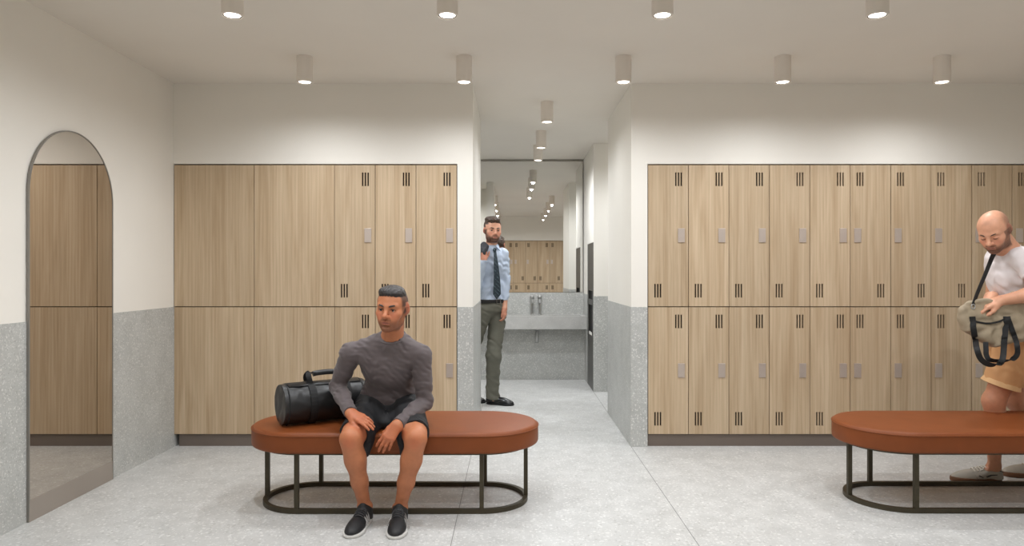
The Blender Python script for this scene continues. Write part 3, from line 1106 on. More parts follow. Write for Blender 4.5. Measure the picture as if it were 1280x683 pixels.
SHOE_BK = m_plain('black_knit_shoe', (26, 26, 28), .55, bump=.25, bscale=420, noise=.15, nscale=30)
SOLE_W = m_plain('white_sole', (206, 204, 200), .6)
LACE_BK = m_plain('black_lace', (52, 52, 54), .6)
STRIPE = m_plain('grey_stripe', (128, 124, 120), .5)
SHOE_CR = m_plain('cream_suede', (178, 172, 160), .7, noise=.08, nscale=25, bump=.1, bscale=300)
GUM = m_plain('gum_sole', (112, 76, 50), .6)
LACE_W = m_plain('cream_lace', (220, 215, 204), .7)
DKGREY = m_plain('dark_patch', (46, 42, 40), .6)
SHOE_LE = m_plain('black_polished_leather', (20, 20, 22), .25)
SOLE_BK = m_plain('black_sole', (14, 14, 14), .6)
SHIRT_BL = m_plain('pale_blue_shirting', (176, 188, 206), .7, noise=.03, nscale=20, bump=.06, bscale=500)
TROUS = m_plain('olive_grey_trousers', (98, 97, 86), .75, noise=.06, nscale=22, bump=.06, bscale=500)
BELT = m_plain('black_belt', (18, 17, 17), .4)
BUCKLE = m_plain('belt_buckle', (150, 146, 140), .3, 1.0)
JACKET = m_plain('charcoal_jacket', (58, 61, 66), .8, noise=.08, nscale=40, bump=.1, bscale=400)


# ================================================================ the man on the bench
def seated_man():
    root = empty('person', (-.70, 3.98, 0), 0,
                 'seated man in a long-sleeved grey top and black shorts leaning forward on the bench', 'person')
    hd = Fr(at(490.5, 385.5, 3.70), (-.17, -1, -.07), (.05, -.06, 1))
    N = np.array((-.655, 3.815, .945))
    PC = np.array((-.70, 3.985, .565)); W = np.array((-.69, 3.955, .67)); C = np.array((-.682, 3.865, .80))
    SL = np.array((-.882, 3.815, .857)); SR = np.array((-.498, 3.805, .849))
    EL = at(422, 483, 3.90); WL = at(438, 516, 3.655)
    ER = at(531, 503, 3.83); WR = at(497.5, 531, 3.60)
    HL = np.array((-.785, 3.975, .548)); HR = np.array((-.605, 3.975, .548))
    KL = at(438.5, 549, 3.575); KR = at(520, 549, 3.575)
    AL = at(456, 634, 3.635); AR = at(500, 636, 3.625)
    lo = np.array((-1.06, 3.36, .0)); hi = np.array((-.40, 4.16, 1.27))
    # ---- body
    F = Field(lo, hi, .0027)
    F.ell(PC, (.150, .105, .10), k=.03)
    F.ell(W, (.125, .092, .12), k=.05)
    F.ell(C, (.145, .095, .14), z=N - W, k=.05)
    for sh, el, wr in ((SL, EL, WL), (SR, ER, WR)):
        F.cap(N - (0, 0, .03), sh, .05, .052, .04)
        F.cap(sh, el, .050, .038, .03)
        F.cap(el, el + (wr - el) * .35, .037, .036, .02); F.cap(el + (wr - el) * .35, wr, .036, .0255, .02)
    for h, k, a, s in ((HL, KL, AL, -1), (HR, KR, AR, 1)):
        F.cap(h, k + unit(h - k) * .06, .082, .060, .03)
        F.cap(k + unit(h - k) * .07, k, .060, .052, .03)
        F.ell(k + np.array((0, -.020, .006)), (.036, .032, .042), k=.03)             # kneecap
        F.ell(k + np.array((0, -.012, -.060)), (.030, .030, .034), k=.03)             # below the kneecap
        sh = unit(a - k)
        F.cap(k, k + (a - k) * .30, .048, .049, .03)
        F.cap(k + (a - k) * .30, k + (a - k) * .62, .050, .040, .03)
        F.cap(k + (a - k) * .62, a, .040, .0305, .03)
        F.ell(k + (a - k) * .30 + np.array((0, .026, 0)), (.045, .042, .085), z=sh, k=.03)   # calf
        F.cap(k + (a - k) * .08 + np.array((0, -.040, 0)), k + (a - k) * .8 + np.array((0, -.022, 0)), .012, .010, .03)   # shin bone
        for q in (-1, 1):
            F.ell(a + np.array((q * .027, .004, .004)), (.013, .016, .017), k=.015)
        F.cap(a, a + np.array((-.012, -.060, -.045)), .028, .022, .02)
        F.cap(a, a + np.array((0, .006, -.045)), .027, .024, .02)
    add_head(F, hd, N - (0, -.005, .02), .057)
    # left of the picture: hand flat on the thigh, fingers to the right
    kd = at(462, 528, 3.60) - WL
    hl = Fr(WL + unit(WL - EL) * .010, kd, (.10, -.50, .90), .86, flip=1)
    add_hand(F, hl, [(.10, .22, .15), (.12, .24, .15), (.16, .28, .18), (.20, .30, .2)], spread=(.04, .0, -.05, -.12),
             thumb=((.030, .032, -.010), (.050, .060, -.018), (.052, .088, -.024), (.050, .108, -.028)))
    # right of the picture: hand hanging between the knees, fingers down
    hr = Fr(WR + unit(WR - ER) * .012, at(484, 551, 3.56) - WR, (.05, -1.0, .35), .90, flip=1)
    add_hand(F, hr, [(.42, .42, .25), (.40, .38, .22), (.40, .36, .22), (.44, .36, .22)], spread=(.14, .04, -.04, -.12),
             thumb=((.028, .034, -.012), (.040, .064, -.026), (.036, .090, -.036), (.030, .108, -.042)))

    skin = lin((184, 118, 82)); red = lin((182, 90, 62))

    def tint(P):
        col = np.repeat(skin[None], len(P), 0)

        def bl(m, c):
            m = m[:, None]; col[:] = col * (1 - m) + c * m
        for k in (KL, KR):
            d = np.linalg.norm(P - (k + np.array((0, -.045, -.005))), axis=1)
            bl(.5 * np.exp(-(d / .035) ** 2), red)
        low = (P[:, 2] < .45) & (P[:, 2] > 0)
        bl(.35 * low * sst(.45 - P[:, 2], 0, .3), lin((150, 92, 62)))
        for f in (hl, hr):
            q = f.loc(P); on = (np.abs(q[:, 0]) < .08) & (q[:, 1] > .0) & (q[:, 1] < .2) & (np.abs(q[:, 2]) < .12)
            bl(.30 * on, red)
            for i, (fx, fy, ls, r) in enumerate(FINGERS):
                d = np.linalg.norm(q - np.array((fx, fy, .008)), axis=1)
                bl(.25 * on * np.exp(-(d / .010) ** 2), red)
        ears = lambda x, y, z: (np.abs(x) > .0755) * (np.abs(z) < .038) * (np.abs(y + .012) < .028)
        def fade(x, y, z):
            m = sst(-y, -.056, -.038) * sst(z, .004, .022) * (np.abs(x) > .03)
            m = np.maximum(m, sst(-y, -.024, -.012) * sst(z, -.030, -.016) * (np.abs(x) > .03))
            m = np.maximum(m, sst(-y, -.010, .02) * sst(z, -.06, -.03))
            return m * (1 - .9 * ears(x, y, z)) * .88
        return head_tint(P, hd, col, skin, (44, 30, 26), .55, buzz=(58, 46, 42), buzz_fn=lambda x, y, z: np.maximum(fade(x, y, z), 0))
    me = F.mesh('body', tint)
    world_child('body', me, SKIN, root)
    face_parts(hd, root, HAIR_DK, look=(0, 1, -.03), brow_r=.0044)
    # ---- hair: longer on top, combed to the side
    c = hd.o
    H = Field(c - .16, c + .16, .0027)
    H.ell((0, -.012, .040), (.0755, .091, .0765), k=0, fr=hd)
    H.ell((-.004, .030, .084), (.054, .050, .021), k=.03, fr=hd)
    H.ell((.014, -.01, .091), (.054, .075, .021), k=.03, fr=hd)
    H.half((0, .070, .064), (0, .55, -.85), .008, fr=hd)
    H.half((0, .0, .058), (0, -.3, -1), .012, fr=hd)
    H.folds(.0016, [((.9, -.5, .1), .016, 1), ((.8, -.6, .2), .010, .7)], .02, 5)
    world_child('hair', H.mesh('hair'), HAIR_DK, root)
    # ---- top
    T = Field(lo, hi, .0032)
    T.ell(PC + (0, -.01, .03), (.168, .122, .10), k=.03)
    T.ell(W, (.142, .112, .115), k=.05)
    T.ell(C, (.158, .115, .145), z=N - W, k=.05)
    T.ell(C + np.array((-.065, -.06, .03)), (.075, .05, .06), k=.04); T.ell(C + np.array((.075, -.06, .03)), (.075, .05, .06), k=.04)
    for sh, el, wr in ((SL, EL, WL), (SR, ER, WR)):
        T.cap(N + np.array((0, .012, -.022)), sh + np.array((0, 0, .004)), .068, .056, .05)
        T.cap(sh, sh + (el - sh) * .55, .060, .050, .018); T.cap(sh + (el - sh) * .55, el, .050, .045, .014)
        T.cap(el, el + (wr - el) * .4, .046, .044, .014); T.cap(el + (wr - el) * .4, wr, .043, .0335, .014, fb=True)
    T.ell(N + np.array((.004, -.034, -.034)), (.062, .048, .042), k=.03)
    T.half((0, 3.95, .545), (0, .2, -1), .01)
    T.folds(.0020, [((.3, .2, 1), .050, 1.0), ((.8, .1, .7), .065, .9), ((-.7, .3, .7), .055, .8), ((.2, .3, 1), .024, .5), ((.7, .2, .8), .030, .5)], .03, 3)
    # neck opening
    T.cap(N + (0, .006, .010), hd.p((0, -.02, -.06)), .058, .064, .008, 's')
    tc = lin((94, 85, 86)); tc2 = lin((74, 66, 66))

    def tcol(P):
        m = (.55 * sst(P[:, 2], .78, .60) * (np.abs(P[:, 0] + .69) < .14))[:, None] * 0
        return np.repeat(tc[None], len(P), 0) * (1 - m) + tc2 * m
    sh_o = world_child('shirt', T.mesh('shirt', tcol), GREY_KNIT, root)
    col_n = unit(hd.p((0, -.02, -.06)) - (N + np.array((0, 0, -.012))))
    m = MB(); m.tube(ring_pts(N + np.array((.003, -.020, .010)), (0, -.52, 1), .0715), .0066, 8, closed=True)
    world_child('collar', m.mesh('collar'), m_plain('grey_collar', (96, 88, 89), .7), sh_o)
    for sh, el, wr, r in ((SL, EL, WL, .0335), (SR, ER, WR, .0335)):
        ax = unit(wr - el)
        m = MB(); m.tube(ring_pts(wr - ax * .004, ax, r + .0005), .0026, 8, closed=True)
        world_child('cuff', m.mesh('cuff'), m_plain('grey_cuff', (100, 92, 93), .7), sh_o)
    # ---- shorts
    B = Field(lo, hi, .0034)
    B.ell(PC + (0, 0, -.005), (.176, .125, .10), k=.03)
    for h, k, s in ((HL, KL, 1), (HR, KR, -1)):
        e = k + unit(h - k) * .060
        B.cap(h, e, .095, .079, .04, fb=True)
        B.cap(h + (0, 0, -.0), e + np.array((s * .022, .01, -.035)), .085, .066, .03, fb=True)
        B.cap(h + (e - h) * .5 + np.array((s * .03, 0, -.02)), e + np.array((s * .050, .015, -.105)), .05, .026, .03)
    B.ell((PC + (KL + KR) / 2) / 2 + np.array((0, .09, -.02)), (.10, .10, .05), k=.05)
    for h, k in ((HL, KL), (HR, KR)):
        e = k + unit(h - k) * .03
        B.cap(k + unit(h - k) * .075, k - unit(h - k) * .12, .066, .060, .006, 's')
    B.half((0, 0, .455), (0, 0, -1), .004, lo=(-1.1, 3.74, 0), hi=(-.3, 4.3, 1))
    B.folds(.0022, [((.3, 1, .2), .06, 1), ((.9, .4, .1), .05, .7)], .03, 9)
    so = world_child('shorts', B.mesh('shorts'), BLACK_CLOTH, root)
    m = MB()
    m.tube([at(478, 512, 3.83), at(480, 518, 3.80), at(479, 526, 3.775)], .0025, 6); m.tube([at(482, 512, 3.83), at(485, 518, 3.80), at(486, 525, 3.775)], .0025, 6)
    world_child('drawstring', m.mesh('drawstring'), m_plain('grey_drawstring', (52, 52, 54), .7), so)
    # ---- shoes
    for A_, (tx, ty, td), sgn in ((AL, (441, 669, 3.44), 1), (AR, (493, 671, 3.43), -1)):
        t0 = at(tx, ty, td); dr = t0 - A_; dr[2] = 0; dr = unit(dr)
        h0 = A_ - dr * .040; h0[2] = 0
        f = Fr(h0, dr, (0, 0, 1), .97, flip=sgn)
        sh = shoe_parts(root, f, (SHOE_BK, SOLE_W, LACE_BK, STRIPE), 'runner')
        m = MB()
        for i in range(3):
            for q in (-1, 1):
                y = .100 + .022 * i
                m.tube([f.p((q * (.0455 + .001 * i), y + .020, .030)), f.p((q * .0445, y + .008, .045)), f.p((q * .036, y - .004, .062 - .003 * i)), f.p((q * .026, y - .010, .076 - .007 * i))], 0, sq=(.006, .0035))
        world_child('side_stripes', m.mesh('side_stripes'), STRIPE, sh)
        m = MB(); m.tube([f.p((0, .000, .085)), f.p((0, -.010, .105)), f.p((0, -.006, .122)), f.p((0, .006, .118))], 0, sq=(.016, .004))
        world_child('heel_loop', m.mesh('heel_loop'), LACE_BK, sh)
    return root


# ================================================================ the bald man at the lockers
def bald_man():
    root = empty('person', (3.08, 4.33, 0), 0, 'bald man in white t-shirt and tan shorts looking into a khaki bag', 'person')
    hd = Fr(at(1242.5, 288, 4.20), (-.66, -.48, -.56), (-.38, -.22, 1))
    fwd = unit((-.97, .20, 0)); left = np.array((-fwd[1] * -1 * -1, fwd[0], 0)); left = unit(np.cross((0, 0, 1), fwd))
    N = np.array((3.045, 4.270, 1.445))
    C = np.array((3.075, 4.285, 1.28)); W = np.array((3.085, 4.30, 1.07)); PC = np.array((3.09, 4.305, .93))
    SN = C + left * .165 + np.array((-.01, 0, .105)); SF = C - left * .165 + np.array((-.01, 0, .105))
    EN = at(1303, 366, 4.03); WN = at(1251, 376, 4.06)
    EF = np.array((3.10, 4.50, 1.13)); WF = at(1240, 371, 4.17)
    HN = PC + left * .085 + np.array((-.01, 0, -.05)); HF = PC - left * .085 + np.array((0, 0, -.05))
    KN = np.array((2.962, 4.285, .515)); AN = np.array((2.99, 4.325, .105))
    KF = np.array((3.20, 4.44, .50)); AF = np.array((3.40, 4.46, .125))
    lo = np.array((2.66, 3.86, 0)); hi = np.array((3.66, 4.64, 1.72))
    F = Field(lo, hi, .0038)
    F.ell(PC, (.105, .150, .10), k=.03); F.ell(W, (.095, .13, .13), k=.05)
    F.ell(C, (.105, .150, .16), k=.05)
    for sh, el, wr in ((SN, EN, WN), (SF, EF, WF)):
        F.cap(N - (0, 0, .03), sh, .05, .055, .04)
        F.cap(sh, el, .054, .042, .03)
        F.cap(el, el + (wr - el) * .35, .043, .043, .02); F.cap(el + (wr - el) * .35, wr, .043, .028, .02)
    for h, k, a in ((HN, KN, AN), (HF, KF, AF)):
        F.cap(h, k, .086, .058, .03)
        F.ell(k + fwd * .025, (.034, .040, .045), k=.03)
        F.cap(k, k + (a - k) * .3, .054, .054, .03); F.cap(k + (a - k) * .3, a, .052, .033, .03)
        F.ell(k + (a - k) * .32 - fwd * .03, (.045, .045, .09), z=unit(a - k), k=.03)
        F.cap(a, a + fwd * .06 + np.array((0, 0, -.05)), .030, .024, .02)
        F.cap(a, a - fwd * .005 + np.array((0, 0, -.05)), .029, .026, .02)
    add_head(F, hd, N - (0, 0, .01), .058, closed=True)
    hn = Fr(WN + unit(WN - EN) * .010, (-1, .10, -.38), (.0, -.35, 1), flip=-1)
    hf = Fr(WF + unit(WF - EF) * .010, (-.75, -.2, -.55), (-.3, .1, 1), flip=1)
    cur = [(.30, .5, .3), (.32, .52, .3), (.36, .54, .3), (.4, .5, .3)]
    add_hand(F, hn, cur, thumb=((.028, .034, -.012), (.042, .064, -.024), (.042, .090, -.034), (.038, .106, -.04)))
    add_hand(F, hf, cur)
    skin = lin((214, 158, 128)); red = lin((206, 122, 94))

    def tint(P):
        col = np.repeat(skin[None], len(P), 0)
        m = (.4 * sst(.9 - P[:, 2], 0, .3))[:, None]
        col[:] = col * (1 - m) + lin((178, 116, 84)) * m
        q = hd.loc(P)
        def buzz(x, y, z):
            b = sst(-y, -.036, .004) * sst(z, -.05, -.02) * sst(.110 - z, 0, .05) * sst(np.abs(x) + .6 * np.maximum(-y, 0), .040, .062)
            patch = np.exp(-((y - .062) ** 2 + (z - .082) ** 2 + (x * .8) ** 2) / .00022)
            return np.clip(b * .55 + patch * .38, 0, .7)
        return head_tint(P, hd, col, skin, (82, 50, 36), .85, lips=(168, 104, 92), buzz=(112, 84, 70), buzz_fn=buzz)
    world_child('body', F.mesh('body', tint), SKIN, root)
    face_parts(hd, root, HAIR_BR, brow_r=.0034, closed=True)
    # ---- t-shirt
    T = Field(lo, hi, .0042)
    T.ell(PC + (0, 0, .02), (.125, .172, .10), k=.04); T.ell(W, (.118, .152, .13), k=.06)
    T.ell(C, (.128, .168, .165), k=.05)
    for sh, el in ((SN, EN), (SF, EF)):
        T.cap(N - (0, 0, .04), sh, .055, .066, .05)
        e = sh + (el - sh) * .52
        T.cap(sh, e, .070, .064, .03, fb=True)
        T.cap(e - (el - sh) * .06, e + (el - sh) * .3, .050, .048, .004, 's')
    T.half((0, 0, .88), (0, 0, -1), .006)
    T.cap(N + (.0, 0, -.01), hd.p((0, -.02, -.06)), .066, .068, .008, 's')
    T.folds(.0032, [((.3, .2, 1), .08, 1.0), ((.9, .3, .7), .10, .9), ((.7, .3, -.7), .09, .8)], .03, 4)
    to = world_child('tshirt', T.mesh('tshirt'), TEE, root)
    ax = unit(hd.p((0, -.02, -.06)) - N)
    m = MB(); m.tube(ring_pts(N + np.array((-.014, 0, .004)), (-.30, 0, 1), .066), .0065, 8, closed=True)
    world_child('collar', m.mesh('collar'), TEE, to)
    # ---- shorts
    B = Field(lo, hi, .0042)
    B.ell(PC + (0, 0, -.01), (.130, .176, .11), k=.03)
    hems = []
    for h, k in ((HN, KN), (HF, KF)):
        e = h + (k - h) * .72
        B.cap(h, e, .108, .098, .04, fb=True)
        hems.append((e, unit(k - h)))
        B.cap(e - unit(k - h) * .04, e + unit(k - h) * .1, .084, .082, .004, 's')
    B.folds(.0030, [((.2, .1, 1), .07, .7), ((.9, .5, .5), .08, 1.0), ((-.8, .2, .6), .07, .9)], .03, 14)
    so = world_child('shorts', B.mesh('shorts'), KHAKI, root)
    for e, n in hems:
        m = MB()
        for kk in (0,):
            m.tube(ring_pts(e - n * .010, n, .0990, 40), 0, closed=True, sq=(.010, .030))
        world_child('turned_up_cuff', m.mesh('turned_up_cuff'), KHAKI_L, so)
    # ---- sneakers
    for h0, t0, sgn in (((3.035, 4.330, 0), (2.742, 4.375, 0), 1), ((3.435, 4.445, 0), (3.150, 4.470, 0), -1)):
        f = Fr(h0, np.array(t0) - np.array(h0), (0, 0, 1), 1.04, flip=-sgn)
        sh = shoe_parts(root, f, (SHOE_CR, GUM, LACE_W, DKGREY), 'plimsoll', .0038)
        m = MB()
        for s in (-1, 1):
            m.tube([f.p((s * .0375, .040, .054)), f.p((s * .0425, .075, .050)), f.p((s * .0455, .098, .040))], 0, sq=(.010, .004))
            m.tube([f.p((s * .0455, .120, .036)), f.p((s * .0475, .140, .046))], 0, sq=(.010, .004))
            m.tube([f.p((s * .030, .168, .062)), f.p((s * .042, .160, .046)), f.p((s * .0475, .150, .030))], 0, sq=(.004, .003))
            m.tube([f.p((s * .022, -.004, .066)), f.p((s * .034, .020, .075)), f.p((s * .036, .045, .079))], 0, sq=(.008, .004))
        world_child('dark_overlay', m.mesh('dark_overlay'), DKGREY, sh)
        # ankle sock
    return root


# ================================================================ the man in shirt and tie in the corridor
def suited_man():
    d = 6.90
    root = empty('person', (-.19, d, 0), 0, 'bearded man in pale blue shirt and tie stepping out from behind the corridor wall', 'person')
    hd = Fr(at(615.8, 288.5, d - .02), (.30, -1, -.05), (.02, 0, 1), 1.03)
    fwd = unit((.62, -.78, 0)); left = unit(np.cross((0, 0, 1), fwd))
    C = np.array((-.215, d + .02, 1.36)); W = np.array((-.215, d + .02, 1.14)); PC = np.array((-.21, d + .02, .99)); N = np.array((-.205, d + .01, 1.545))
    SLf = C + left * .148 + np.array((0, 0, .125)); SRt = C - left * .160 + np.array((0, 0, .13))
    ELf = at(631, 355, d + .08); WLf = at(630.5, 386, d - .02)
    ERt = at(596, 357, d - .12); WRt = at(604.5, 325, d - .16)
    HLf = PC + left * .09 + np.array((0, 0, -.06)); HRt = PC - left * .09 + np.array((0, 0, -.06))
    KLf = at(617, 445, d - .02); ALf = np.array((-.205, d, .10))
    KRt = at(589, 438, d - .03); ARt = at(578, 482, d + .12)
    lo = np.array((-.70, 6.42, 0)); hi = np.array((.14, 7.26, 1.90))
    F = Field(lo, hi, .005)
    F.ell(C, (.145, .095, .16), y=fwd, k=.04); F.ell(W, (.12, .085, .13), y=fwd, k=.05); F.ell(PC, (.14, .095, .1), y=fwd, k=.04)
    for sh, el, wr in ((SLf, ELf, WLf), (SRt, ERt, WRt)):
        F.cap(N - (0, 0, .05), sh, .05, .05, .04); F.cap(sh, el, .048, .038, .03); F.cap(el, wr, .040, .027, .02)
    for h, k, a in ((HLf, KLf, ALf), (HRt, KRt, ARt)):
        F.cap(h, k, .08, .055, .03); F.cap(k, a, .054, .034, .03)
        F.cap(a, a + np.array((.03, -.01, -.05)), .032, .028, .02)
    add_head(F, hd, N - (0, 0, .01), .052)
    hl = Fr(WLf + np.array((0, 0, .004)), (.10, -.10, -1), (.75, -.3, .1), .84, flip=1)
    add_hand(F, hl, [(.45, .6, .35), (.5, .65, .4), (.55, .7, .4), (.6, .7, .4)], thumb=((.026, .036, -.012), (.036, .066, -.022), (.034, .09, -.03), (.03, .105, -.036)))
    hr = Fr(WRt, at(605.5, 312, d - .15) - WRt, (.35, -.9, .1), .84, flip=1)
    add_hand(F, hr, [(.7, 1.1, .7), (.7, 1.1, .7), (.7, 1.1, .7), (.7, 1.1, .7)])
    skin = lin((202, 150, 124))

    def tint(P):
        col = np.repeat(skin[None], len(P), 0)
        hb = lambda x, y, z: sst(-y, -.03, .01) * sst(z, -.055, -.02) * (1 - (np.abs(x) > .0755) * (np.abs(z) < .040) * (np.abs(y + .012) < .030))
        for f in (hl, hr):
            q = f.loc(P); on = ((np.abs(q[:, 0]) < .08) & (q[:, 1] > 0) & (q[:, 1] < .2) & (np.abs(q[:, 2]) < .12))[:, None] * .4
            col[:] = col * (1 - on) + lin((196, 118, 96)) * on
        return head_tint(P, hd, col, skin, (70, 46, 36), .97, lips=(158, 94, 84), buzz=(58, 43, 34), buzz_fn=hb)
    world_child('body', F.mesh('body', tint), SKIN, root)
    face_parts(hd, root, HAIR_BR, brow_r=.0048)
    c = hd.o
    H = Field(c - .17, c + .19, .0042)
    H.ell((0, -.016, .044), (.081, .099, .088), k=0, fr=hd)
    H.ell((0, .040, .100), (.058, .050, .030), k=.02, fr=hd)
    H.ell((.012, -.02, .110), (.060, .08, .026), k=.02, fr=hd)
    H.half((0, .070, .066), (0, .6, -.8), .008, fr=hd)
    H.half((0, -.02, -.050), (0, .1, -1), .012, fr=hd)
    for s in (-1, 1):
        H.ell((s * .085, .002, -.005), (.03, .03, .038), k=.008, op='s', fr=hd)
    H.folds(.0032, [((.9, .5, .1), .024, 1), ((.4, .6, .7), .019, .9)], .02, 8)
    world_child('hair', H.mesh('hair'), HAIR_BR, root)
    # ---- shirt
    T = Field(lo, hi, .005)
    T.ell(C, (.165, .112, .165), y=fwd, k=.04); T.ell(W, (.148, .108, .14), y=fwd, k=.05); T.ell(PC + (0, 0, .03), (.152, .112, .09), y=fwd, k=.04)
    for sh, el, wr in ((SLf, ELf, WLf), (SRt, ERt, WRt)):
        T.cap(N - (0, 0, .05), sh, .066, .060, .05); T.cap(sh, el, .060, .050, .03); T.cap(el, wr, .050, .038, .02, fb=True)
    T.cap(N - (0, 0, .07), N - (0, 0, -.004), .085, .060, .03)
    T.half((0, 0, 1.03), (0, 0, -1), .004)
    T.cap(N - (0, 0, .008), hd.p((0, -.02, -.06)), .057, .060, .006, 's')
    T.folds(.0034, [((.4, .2, 1), .07, 1), ((.8, .1, .6), .08, .8), ((-.8, .1, .6), .07, .8)], .03, 2)
    to = world_child('shirt', T.mesh('shirt'), SHIRT_BL, root)
    # collar with two points
    m = MB()
    nk = N + np.array((.002, -.002, .020))
    rp = ring_pts(nk, (.0, -.15, 1), .0635, 36)
    m.tube(rp, 0, closed=True, sq=(.034, .006) if False else (.006, .036))
    f2 = Fr(nk, fwd)
    for s in (-1, 1):
        m.add([f2.p((s * .004, .072, -.004)), f2.p((s * .052, .052, .010)), f2.p((s * .050, .082, -.050)), f2.p((s * .004, .066, -.006)), f2.p((s * .052, .046, .008)), f2.p((s * .050, .076, -.052))],
              [(0, 1, 2), (5, 4, 3), (0, 3, 4, 1), (1, 4, 5, 2), (2, 5, 3, 0)])
    world_child('collar', m.mesh('collar'), SHIRT_BL, to)
    # ---- tie
    tie_m = NT('dark_striped_tie'); tie_m.set(Roughness=.5)
    wv = tie_m.n('ShaderNodeTexWave', wave_type='BANDS', bands_direction='DIAGONAL'); wv.inputs['Scale'].default_value = 16
    tie_m.l(tie_m.coords((1, 0, 1)), wv.inputs[0])
    vo = tie_m.n('ShaderNodeTexVoronoi'); vo.inputs['Scale'].default_value = 170; tie_m.l(tie_m.coords(), vo.inputs[0])
    a = tie_m.ramp(wv.outputs[0], [(.82, (0, 0, 0)), (.94, (1, 1, 1))])
    b = tie_m.ramp(vo.outputs['Distance'], [(.3, (1, 1, 1)), (.45, (0, 0, 0))])
    tie_m.l(tie_m.mix(tie_m.mix(1, a, b, 'MULTIPLY'), srgb(22, 38, 50), srgb(128, 156, 160)), tie_m.b.inputs['Base Color'])
    chest = lambda px, py, dd: at(px, py, d - dd)
    m = MB()
    path = [chest(618.2, 312, .118), chest(619, 318, .130), chest(620, 330, .142), chest(621, 345, .142), chest(621.3, 358, .136), chest(621.2, 368, .130), chest(621, 374, .128)]
    wid = [.036, .030, .048, .062, .074, .080, .012]
    sd = np.array((.93, .35, 0)); nn = np.array((.35, -.93, 0))
    vs = []
    for p, w_ in zip(path, wid):
        vs += [p - sd * w_ / 2, p + nn * .006, p + sd * w_ / 2, p - nn * .006]
    fs = []
    for i in range(len(path) - 1):
        for k in range(4):
            fs.append((i * 4 + k, i * 4 + (k + 1) % 4, i * 4 + 4 + (k + 1) % 4, i * 4 + 4 + k))
    m.add(vs, fs + [(3, 2, 1, 0), tuple(len(vs) - 4 + k for k in range(4))])
    te = world_child('tie', m.mesh('tie', True), tie_m.m, root)
    K = Field(path[0] - .06, path[0] + .06, .003)
    K.ell(path[0] + nn * .004 + np.array((0, 0, -.004)), (.020, .013, .022), y=nn, k=0)
    world_child('knot', K.mesh('knot'), tie_m.m, te)
    # ---- trousers, belt
    B = Field(lo, hi, .005)
    B.ell(PC + (0, 0, -.02), (.158, .118, .10), y=fwd, k=.03)
    B.cap(PC + (0, 0, .0), PC + (0, 0, .045), .118, .118, .03, fb=True)
    for h, k, a in ((HLf, KLf, ALf), (HRt, KRt, ARt)):
        B.cap(h, k, .090, .072, .03); B.cap(k, a + np.array((.008, 0, -.030)), .072, .064, .04, fb=True); B.ell(a + np.array((.030, -.01, -.022)), (.055, .058, .030), k=.03)
    B.half((0, 0, 1.035), (0, 0, 1), .003)
    B.folds(.0042, [((.3, .1, 1), .085, .8), ((.8, .2, .7), .10, 1), ((.7, 0, -.7), .11, .6)], .035, 6)
    tr = world_child('trousers', B.mesh('trousers'), TROUS, root)
    m = MB()
    f3 = Fr((PC[0], PC[1], 1.022), fwd)
    m.tube([f3.p((.162 * math.cos(t), .122 * math.sin(t), 0)) for t in [2 * math.pi * i / 40 for i in range(40)]], 0, closed=True, sq=(.006, .036))
    be = world_child('belt', m.mesh('belt'), BELT, root)
    m = MB(); q = [f3.p((.022 * a_, .127, .020 * b_)) for a_, b_ in ((-1, -1), (1, -1), (1, 1), (-1, 1))]
    m.tube(q, .003, 6, closed=True); world_child('buckle', m.mesh('buckle'), BUCKLE, be)
    # ---- shoes
    f = Fr((-.250, d + .035, 0), (.95, -.34, 0), (0, 0, 1), 1.02, flip=1)
    shoe_parts(root, f, (SHOE_LE, SOLE_BK, LACE_BK, None), 'oxford', .004)
    f = Fr((ARt[0] - .04, ARt[1] + .03, 0), (.95, -.30, 0), (0, 0, 1), 1.02, flip=-1)
    shoe_parts(root, f, (SHOE_LE, SOLE_BK, LACE_BK, None), 'oxford', .004)
    # ---- jacket slung over the shoulder (a thing of its own)
    J = Field(np.array((-.62, 6.55, .95)), np.array((-.10, 7.25, 1.62)), .005)
    top = SRt + np.array((.0, -.0, .075))
    J.rbox(at(604, 311, d - .07), (.050, .11, .026), .02, y=(.30, .9, .45), z=(0, -.5, 1))
    J.rbox(at(601, 319, d - .13), (.040, .030, .06), .02, y=(.2, -1, .2), z=(.2, .1, 1), k=.03)
    J.cap(SRt + np.array((-.05, .11, .05)), SRt + np.array((-.10, .17, -.42)), .07, .10, .04)
    J.cap(SRt + np.array((-.12, .10, .02)), SRt + np.array((-.22, .13, -.40)), .05, .06, .04)
    J.folds(.006, [((1, .2, .1), .06, 1), ((.5, .5, .7), .08, .6)], .03, 3)
    jk = link('suit_jacket', J.mesh('suit_jacket'), JACKET)
    tag(jk, 'charcoal suit jacket slung over the shoulder of the man with the tie', 'jacket')
    return root


seated_man()
bald_man()
suited_man()
# ================================================================ black barrel bag on the bench
BAGK = m_plain('black_coated_canvas', (30, 30, 31), .38, noise=.12, nscale=12, bump=.25, bscale=60, bdist=.003)
WEBB = m_plain('black_webbing', (20, 20, 21), .75, bump=.15, bscale=500)
GRIP = m_plain('dark_grey_grip', (44, 45, 46), .4)


